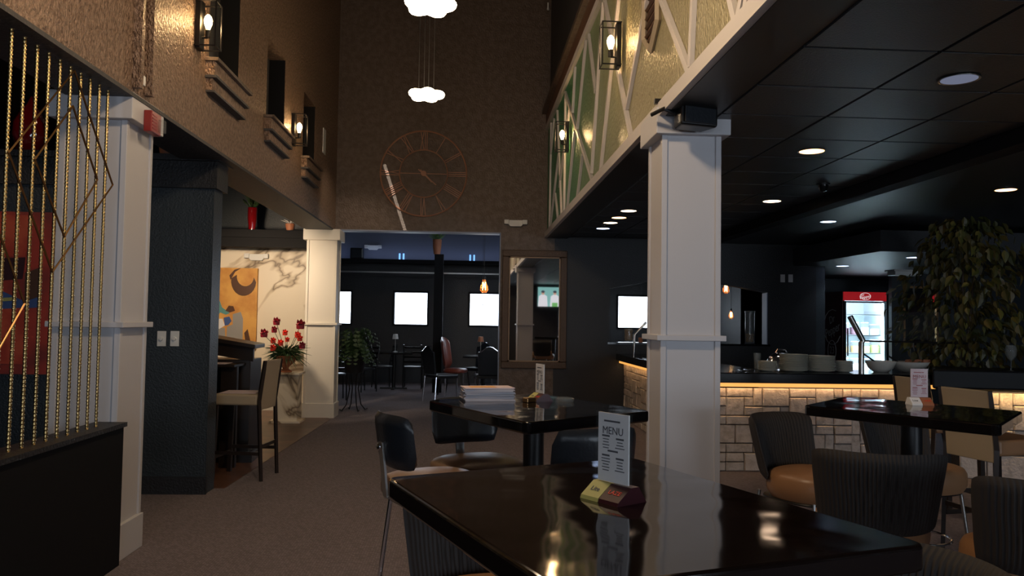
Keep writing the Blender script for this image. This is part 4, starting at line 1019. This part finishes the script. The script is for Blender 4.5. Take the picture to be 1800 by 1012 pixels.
def arm_chair(label, px, py, rz):
    p = atZ(px, py, 0); t = thing('camelback_chair', label, 'chair', (p.x, p.y, 0), rz)
    MB().box(-.22, .22, -.2, .22, .42, .49).build('seat', 'vinyl', t, bevel=.02)
    n = 12; top = [(-.21+.42*k/n, .90+.06*sin(pi*k/n)**2-.02*cos(2*pi*k/n)) for k in range(n+1)]
    poly = [(-.19, -.24, .49), (.19, -.24, .49)]+[(x, -.30, z) for x, z in top[::-1]]
    MB().flatpoly(poly, (0, .03, 0)).build('backrest', 'vinyl', t)
    MB().tube([(x, -.29, z) for x, z in top], .012, 6).build('top_rail', 'chrome', t)
    for sx in (-1, 1):
        MB().tube([(sx*.2, -.22, .45), (sx*.21, -.25, 0)], .014, 8).build('leg', 'chrome', t)
        MB().tube([(sx*.2, .2, .45), (sx*.2, .2, 0)], .014, 8).build('leg', 'chrome', t)
    return t
arm_chair('black chair with curved bright top rail in front of the right window', 856, 706, .1)
arm_chair('black chair with bright metal frame facing the black post', 775, 706, face(-.2, 1)-1.2)
arm_chair('dark chair farther back beside the copper lamp', 838, 688, pi*.8)
# light slits high in far room, speaker, vase on post, pendant bulbs
for px in (706, 830):
    p = atY(px, 452, 18.19); t = thing('blue_light_bar', 'pair of small blue light bars on the far wall ledge, %s' % ('left pair' if px < 800 else 'right pair'), 'light', (p.x, 18.19, 2.785), 0)
    for sx in (-.045, .045): MB().box(sx-.018, sx+.018, -.03, 0, 0, .15).build('light_tube', 'bluelight', t) if 'bluelight' in W else None
    if not t.children:
        W['bluelight'] = mat('blue light tube', (.2, .5, 1), .5, emit=.9, emitcol=(.25, .55, 1))
        for sx in (-.045, .045): MB().box(sx-.018, sx+.018, -.03, 0, 0, .15).build('light_tube', 'bluelight', t)
p = atY(622, 452, 17.5); t = thing('hanging_speaker', 'black box speaker on the ledge at the left of the opening', 'speaker', (p.x, 17.98, 2.78))
MB().box(-.14, .14, -.10, .10, 0, .24).build('cabinet', 'bmetal', t, bevel=.02); MB().box(-.11, .11, -.108, -.10, .03, .2).build('grille', 'vinyl', t)
plantpot('copper vase with bright green sprigs on top of the black post', 769, 16.0, 2.751, 'terra', .10, .34, name='sprig_vase', cat='vase', m='leafb') if False else None
W['leafb'] = mat('bright green leaf', (.10, .22, .03), .5)
plantpot('copper vase with bright green sprigs on top of the black post', 769, 16.0, 2.751, 'terra', .09, .30, name='sprig_vase', cat='vase', m='leafb')
W['amberglass'] = glassmat('amber bulb glass', (.9, .35, .12), .35)
def edison(label, px, py, Y, r, top):
    p = atY(px, py, Y); t = thing('pendant_bulb', label, 'pendant lamp', (p.x, Y, p.z))
    MB().lathe([(.001, -1.5*r), (.55*r, -1.42*r), (r, -.8*r), (.9*r, -.2*r), (.45*r, .9*r), (.35*r, 1.5*r)], n=20).build('bulb', 'amberglass', t, smooth=True)
    MB().tube([(-.25*r, 0, .9*r), (-.3*r, 0, -.8*r), (0, 0, .6*r), (.3*r, 0, -.8*r), (.25*r, 0, .9*r)], r*.07, 5).build('filament', 'hot', t)
    MB().lathe([(.38*r, 1.5*r), (.38*r, 2.1*r), (.1*r, 2.3*r)], n=14).build('socket', 'bmetal', t, smooth=True)
    MB().tube([(0, 0, 2.2*r), (0, 0, top-p.z)], .004, 5).build('cord', 'bmetal', t)
edison('big amber filament bulb hanging before the right far window', 851, 503, 13.6, .078, 3.9)
edison('small amber filament bulb lower in the right window', 848, 540, 17.0, .03, 3.9)
edison('bright filament bulb seen through the pass-through right of the column', 1285, 553, 14.2, .05, 3.9)
edison('amber filament bulb half hidden by the right edge of the front column', 1276, 507, 13.4, .06, 3.9)

# ================================================================== COOLER
def cooler(label, X, Y, sc=1.0, grp=None, logo=True):
    t = thing('drinks_cooler', label, 'refrigerator', (X, Y, 0)); wd = .82; dp = .80; h = 2.08
    mb = MB().box(0, .04, 0, dp, .1, h).box(wd-.04, wd, 0, dp, .1, h).box(.04, wd-.04, dp-.04, dp, .1, h).box(.04, wd-.04, 0, dp-.04, h-.04, h).box(.04, wd-.04, 0, dp-.04, .1, .3)
    mb.build('cabinet', 'cooler', t, bevel=.006)
    MB().box(.04, wd-.04, dp-.06, dp-.04, .3, h-.04).box(.04, .05, .01, dp-.06, .3, h-.04).box(wd-.05, wd-.04, .01, dp-.06, .3, h-.04).box(.05, wd-.05, .01, dp-.06, .3, .31).build('liner', 'cwhite', t)
    MB().box(.02, wd-.02, 0.02, dp-.02, 0, .1).build('plinth', 'bmetal', t)
    MB().box(.01, wd-.01, -.04, 0, h-.17, h-.01).build('header_sign', 'signred', t, bevel=.004)
    for x0, x1, z0, z1 in ((.01, .05, .3, h-.18), (wd-.05, wd-.01, .3, h-.18), (.05, wd-.05, .3, .34), (.05, wd-.05, h-.21, h-.18)):
        MB().box(x0, x1, -.04, -.002, z0, z1).build('door_frame', 'bmetal' if x0 == .01 and x1 < .1 else 'cwhite', t)
    MB().box(.05, wd-.05, -.025, -.02, .34, h-.21).build('door_glass', 'glass', t)
    MB().box(.06, .08, -.065, -.04, .9, 1.4).build('handle', 'bmetal', t, bevel=.004)
    for z in (.62, .95, 1.28, 1.66): MB().box(.045, wd-.045, .02, dp-.07, z-.012, z).build('shelf', 'cwhite', t)
    MB().box(.045, .065, .005, .03, .34, h-.2).box(wd-.065, wd-.045, .005, .03, .34, h-.2).build('light_tube', 'coolled', t)
    light('AREA', 'cooler_light', (X+wd/2, Y+.03, 1.2), 26, (.75, .9, 1), (radians(90), 0, 0), shape='RECTANGLE', size=.6, size_y=1.5)
    if logo:
        text('Dr', .20, 'greyprint', t, axes((-.002, .42, 1.56), (0, -1, .28), (0, .28, 1)), depth=.001)
        text('Pepper', .24, 'greyprint', t, axes((-.002, .40, 1.36), (0, -1, .28), (0, .28, 1)), depth=.001, sx=.9)
        MB().tube([(-.003, .40+.36*cos(a_), 1.42+.33*sin(a_)) for a_ in [radians(-150+ 24*k) for k in range(12)]], .007, 4).build('logo_ring', 'greyprint', t)
        MB().tube([(-.003, .42+.17*cos(a_), .98+.19*sin(a_)) for a_ in [2*pi*k/20 for k in range(20)]], .007, 4, True).build('logo_ring', 'greyprint', t)
        text('23', .20, 'greyprint', t, axes((-.002, .42, .98), (0, -1, 0), (0, 0, 1)), depth=.001)
        text('Dr', .055, 'signwh', t, axes((wd/2-.05, -.042, h-.065), (1, 0, .2), (-.2, 0, 1)), depth=.001)
        text('Pepper', .075, 'signwh', t, axes((wd/2, -.042, h-.10), (1, 0, .2), (-.2, 0, 1)), depth=.001)
        MB().tube([(wd/2+.10*cos(a_), -.042, h-.088+.062*sin(a_)) for a_ in [2*pi*k/20 for k in range(20)]], .004, 4, True).build('logo_ring', 'signwh', t)
    return t
cooler('tall dark red drinks cooler with bright glass door behind the bar', 6.86, 14.25)
cooler('added second cooler imitating the reflection in the gilt frame behind the tree', 8.55, 14.25, logo=False)  # added stand-in for the first cooler's reflection in the framed glass
rr = random.Random(12)
for z, items in ((1.28, [('purple', .09), ('purple', .09), ('cwhite', .08), ('cwhite', .10)]), (.95, [('nickel', .08), ('nickel', .08), ('lime', .10), ('lime', .10)]), (.62, [('purple', .08), ('cwhite', .09), ('cwhite', .09)]), (.30, [('nickel', .08), ('purple', .09), ('cwhite', .1)])):
    for k, (m, r) in enumerate(items):
        nm = {'purple': 'dark berry', 'cwhite': 'white', 'nickel': 'amber', 'lime': 'pale green'}[m]; row = {1.28: 'upper', .95: 'middle', .62: 'lower', .30: 'bottom'}[z]
        t = thing('food_jar', '%s filled jar, %s from the left on the %s cooler shelf' % (nm, ['first', 'second', 'third', 'fourth'][k], row), 'jar', (6.98+.19*k, 14.42, z+.001), 0, 'jars on the %s cooler shelf' % row)
        h = rr.uniform(.19, .26)
        MB().lathe([(r*.95, 0), (r, .02), (r, h*.85), (r*.8, h*.93)], n=16).build('jar_body', 'glass2', t, smooth=True)
        MB().lathe([(r*.9, .006), (r*.9, h*.6), (.001, h*.6)], n=14).build('contents', m, t, smooth=True)
        MB().lathe([(r*.82, h*.93), (r*.82, h), (.001, h)], n=16).build('lid', 'cwhite', t, smooth=True)
# gilt frame
pa = atY(1587, 506, 13.4); pb = atY(1634, 607, 13.4); pb.x += .15
t = thing('gilt_frame', 'thin gilt rectangular frame on the black wall between cooler and tree', 'frame', (0, 13.4, 0))
for x0, x1, z0, z1 in ((pa.x, pa.x+.035, pb.z, pa.z), (pb.x-.035, pb.x, pb.z, pa.z), (pa.x, pb.x, pb.z-.035, pb.z), (pa.x, pb.x, pa.z, pa.z+.035)):
    MB().box(x0, x1, -.02, .03, z0, z1).build('frame_bar', 'golddk', t)
MB().box(pa.x+.035, pb.x-.035, 0, .006, pb.z, pa.z).build('glass_pane', 'glass', t)  # clear pane in place of mirror glass, added cooler stands behind it
struct(MB().box(pa.x-.2, pa.x, 13.4, 13.5, 0, CH).box(pb.x, 10.3, 13.4, 13.5, 0, CH).box(pa.x, pb.x, 13.4, 13.5, 0, pb.z-.03).box(pa.x, pb.x, 13.4, 13.5, pa.z+.03, CH), 'wall_frame_side', 'navy')
pe = atY(1590, 472, 12.5); t = thing('ceiling_fixture', 'flat white fixture under the dropped ceiling near the tree', 'ceiling light', (pe.x, 12.5, 2.30))
MB().box(-.22, .22, -.12, .12, -.03, .04).build('housing', 'plastic', t, bevel=.01); MB().box(-.25, .25, -.15, .15, .04, .06).build('flange', 'plastic', t)

# ================================================================== FICUS TREE
t = thing('ficus_tree', 'tall leafy ficus tree with green and yellow leaves in front of the end counter', 'tree', (5.24, 8.15, 0))
MB().lathe([(.17, 0), (.22, .32), (.24, .36), (.21, .36), (.20, .3), (.001, .3)], n=28).build('pot', 'bmetal', t, smooth=True)
for k in range(3):
    a_ = k*2.1; MB().tube([(.03*cos(a_), .03*sin(a_), .3), (.06*cos(a_+.8), .06*sin(a_+.8), .9), (.04*cos(a_+1.6), .04*sin(a_+1.6), 1.4), (.12*cos(a_+2), .12*sin(a_+2), 2.1)], [.025, .022, .018, .008], 8).build('trunk', 'stem', t, smooth=True)
rr = random.Random(21); mb = MB()
def leafmesh():
    l = .112; w_ = .033
    pts = [(0, 0, 0), (l*.25, w_*.8, .004), (l*.5, w_, .0), (l*.8, w_*.55, -.012), (l*1.05, 0, -.028), (l*.8, -w_*.55, -.012), (l*.5, -w_, 0), (l*.25, -w_*.8, .004), (l*.25, 0, -.004), (l*.5, 0, -.010), (l*.8, 0, -.018)]
    return MB().add(pts, [(0, 1, 8), (1, 2, 9, 8), (2, 3, 10, 9), (3, 4, 10), (0, 8, 7), (8, 9, 6, 7), (9, 10, 5, 6), (10, 4, 5)])
def leafpos():
    while True:
        z = rr.uniform(.85, 2.62); c_ = rr.uniform(0, 6.28)
        R_ = .62*sqrt(max(0, 1-((z-1.65)/1.02)**2))*(1+.22*sin(3*c_+z*4))
        f = sqrt(rr.random()); return Vector((R_*f*cos(c_), R_*f*sin(c_), z)), c_
proto = None
near = sorted([leafpos() for _ in range(1250)], key=lambda q: q[0].dot(Vector((.5, .86, 0))))
base = leafmesh()
for i, (p_, c_) in enumerate(near):
    Mx = Matrix.Translation(p_) @ Matrix.Rotation(c_+rr.uniform(-.8, .8), 4, 'Z') @ Matrix.Rotation(rr.uniform(.1, 1.5), 4, 'Y') @ Matrix.Rotation(rr.uniform(-.9, .9), 4, 'X') @ Matrix.Scale(rr.uniform(.7, 1.25), 4)
    if i < 290:
        if proto is None: proto = base.build('leaf', 'leaf', t); o = proto
        else: o = proto.copy(); C.objects.link(o)
        o.matrix_local = Mx
    else: mb.add([Mx @ Vector(v_) for v_ in base.v], base.f)
for k in range(26):
    p_, c_ = leafpos(); mb.tube([(0, 0, max(.8, p_.z-.5)), tuple(p_*.6+Vector((0, 0, p_.z*.4-.08))), tuple(p_)], [.007, .004, .002], 4)
mb.build('foliage', 'leaf', t, kind='stuff')
# glass on the end counter at the right edge
p = atY(1797, 640, 7.0); o = tag(MB().lathe([(.035, 0), (.004, .01), (.004, .09), (.045, .14), (.05, .2), (.04, .24), (.037, .24), (.046, .2), (.04, .145), (.001, .10)], n=20).build('wine_glass', 'glass2', smooth=True), 'stemmed glass at the right end of the end counter', 'glass'); o.location = (p.x, 7.15, 1.051)

# ================================================================== LIGHT STREAK ON CLOCK WALL (added slit-masked spot in place of reflected light)
p0 = atY(676, 290, 12); p1 = atY(711, 402, 12); pm = (p0+p1)/2; src = Vector((-1.2, 2.5, 6.0))
l = light('SPOT', 'streak_spot', src, 4000, (1, .93, .82), spot_size=radians(12), spot_blend=0, shadow_soft_size=.0)
zd = (src-pm).normalized(); ax = (p0-p1); ax = (ax-ax.dot(zd)*zd).normalized(); xx = ax.cross(zd)
l.matrix_world = Matrix.Translation(src) @ Matrix((xx, ax, zd)).transposed().to_4x4()
half = (p0-p1).length/2/(src-pm).length
l.data.use_nodes = True; nt = l.data.node_tree; N = nt.nodes; em_ = N['Emission']
tc = N.new('ShaderNodeTexCoord'); sp = N.new('ShaderNodeSeparateXYZ'); nt.links.new(tc.outputs['Normal'], sp.inputs[0])
def mth(op, a, b):
    n_ = N.new('ShaderNodeMath'); n_.operation = op
    for i, v_ in enumerate((a, b)):
        if v_ is None: continue
        if isinstance(v_, (int, float)): n_.inputs[i].default_value = v_
        else: nt.links.new(v_, n_.inputs[i])
    return n_.outputs[0]
ux = mth('ABSOLUTE', mth('DIVIDE', sp.outputs[0], sp.outputs[2]), None); uy = mth('ABSOLUTE', mth('DIVIDE', sp.outputs[1], sp.outputs[2]), None)
m_ = mth('MULTIPLY', mth('LESS_THAN', ux, .0024), mth('LESS_THAN', uy, half))
nt.links.new(m_, em_.inputs['Strength'])

# ================================================================== SUB-PARTS
pairs = {'printed_lines': ['menu_sheet'], 'lettering': ['menu_sheet'], 'filament': ['bulb'], 'bulb': ['socket'], 'grille': ['cabinet', 'housing'], 'strobe': ['housing'], 'knob': ['plate_cover'],
         'glass_pane': ['cage'], 'bolt': ['upright'], 'contents': ['jar_body'], 'lid': ['jar_body'], 'inner_bead': [], 'handle': ['tray_body', 'door_frame'], 'door_glass': ['door_frame'], 'cover_picture': [], 'shaker_top': ['shaker_body'], 'lamp_head': ['housing']}
bn = lambda o: o.name.split('.')[0]
for root in [o for o in S.objects if o.type == 'EMPTY' and o.parent is None]:
    kids = list(root.children)
    for c in kids:
        for want in pairs.get(bn(c), ()):
            hit = [k for k in kids if bn(k) == want and k.matrix_local == Matrix.Identity(4)]
            if hit and c.parent == root:
                c.parent = hit[0]; break
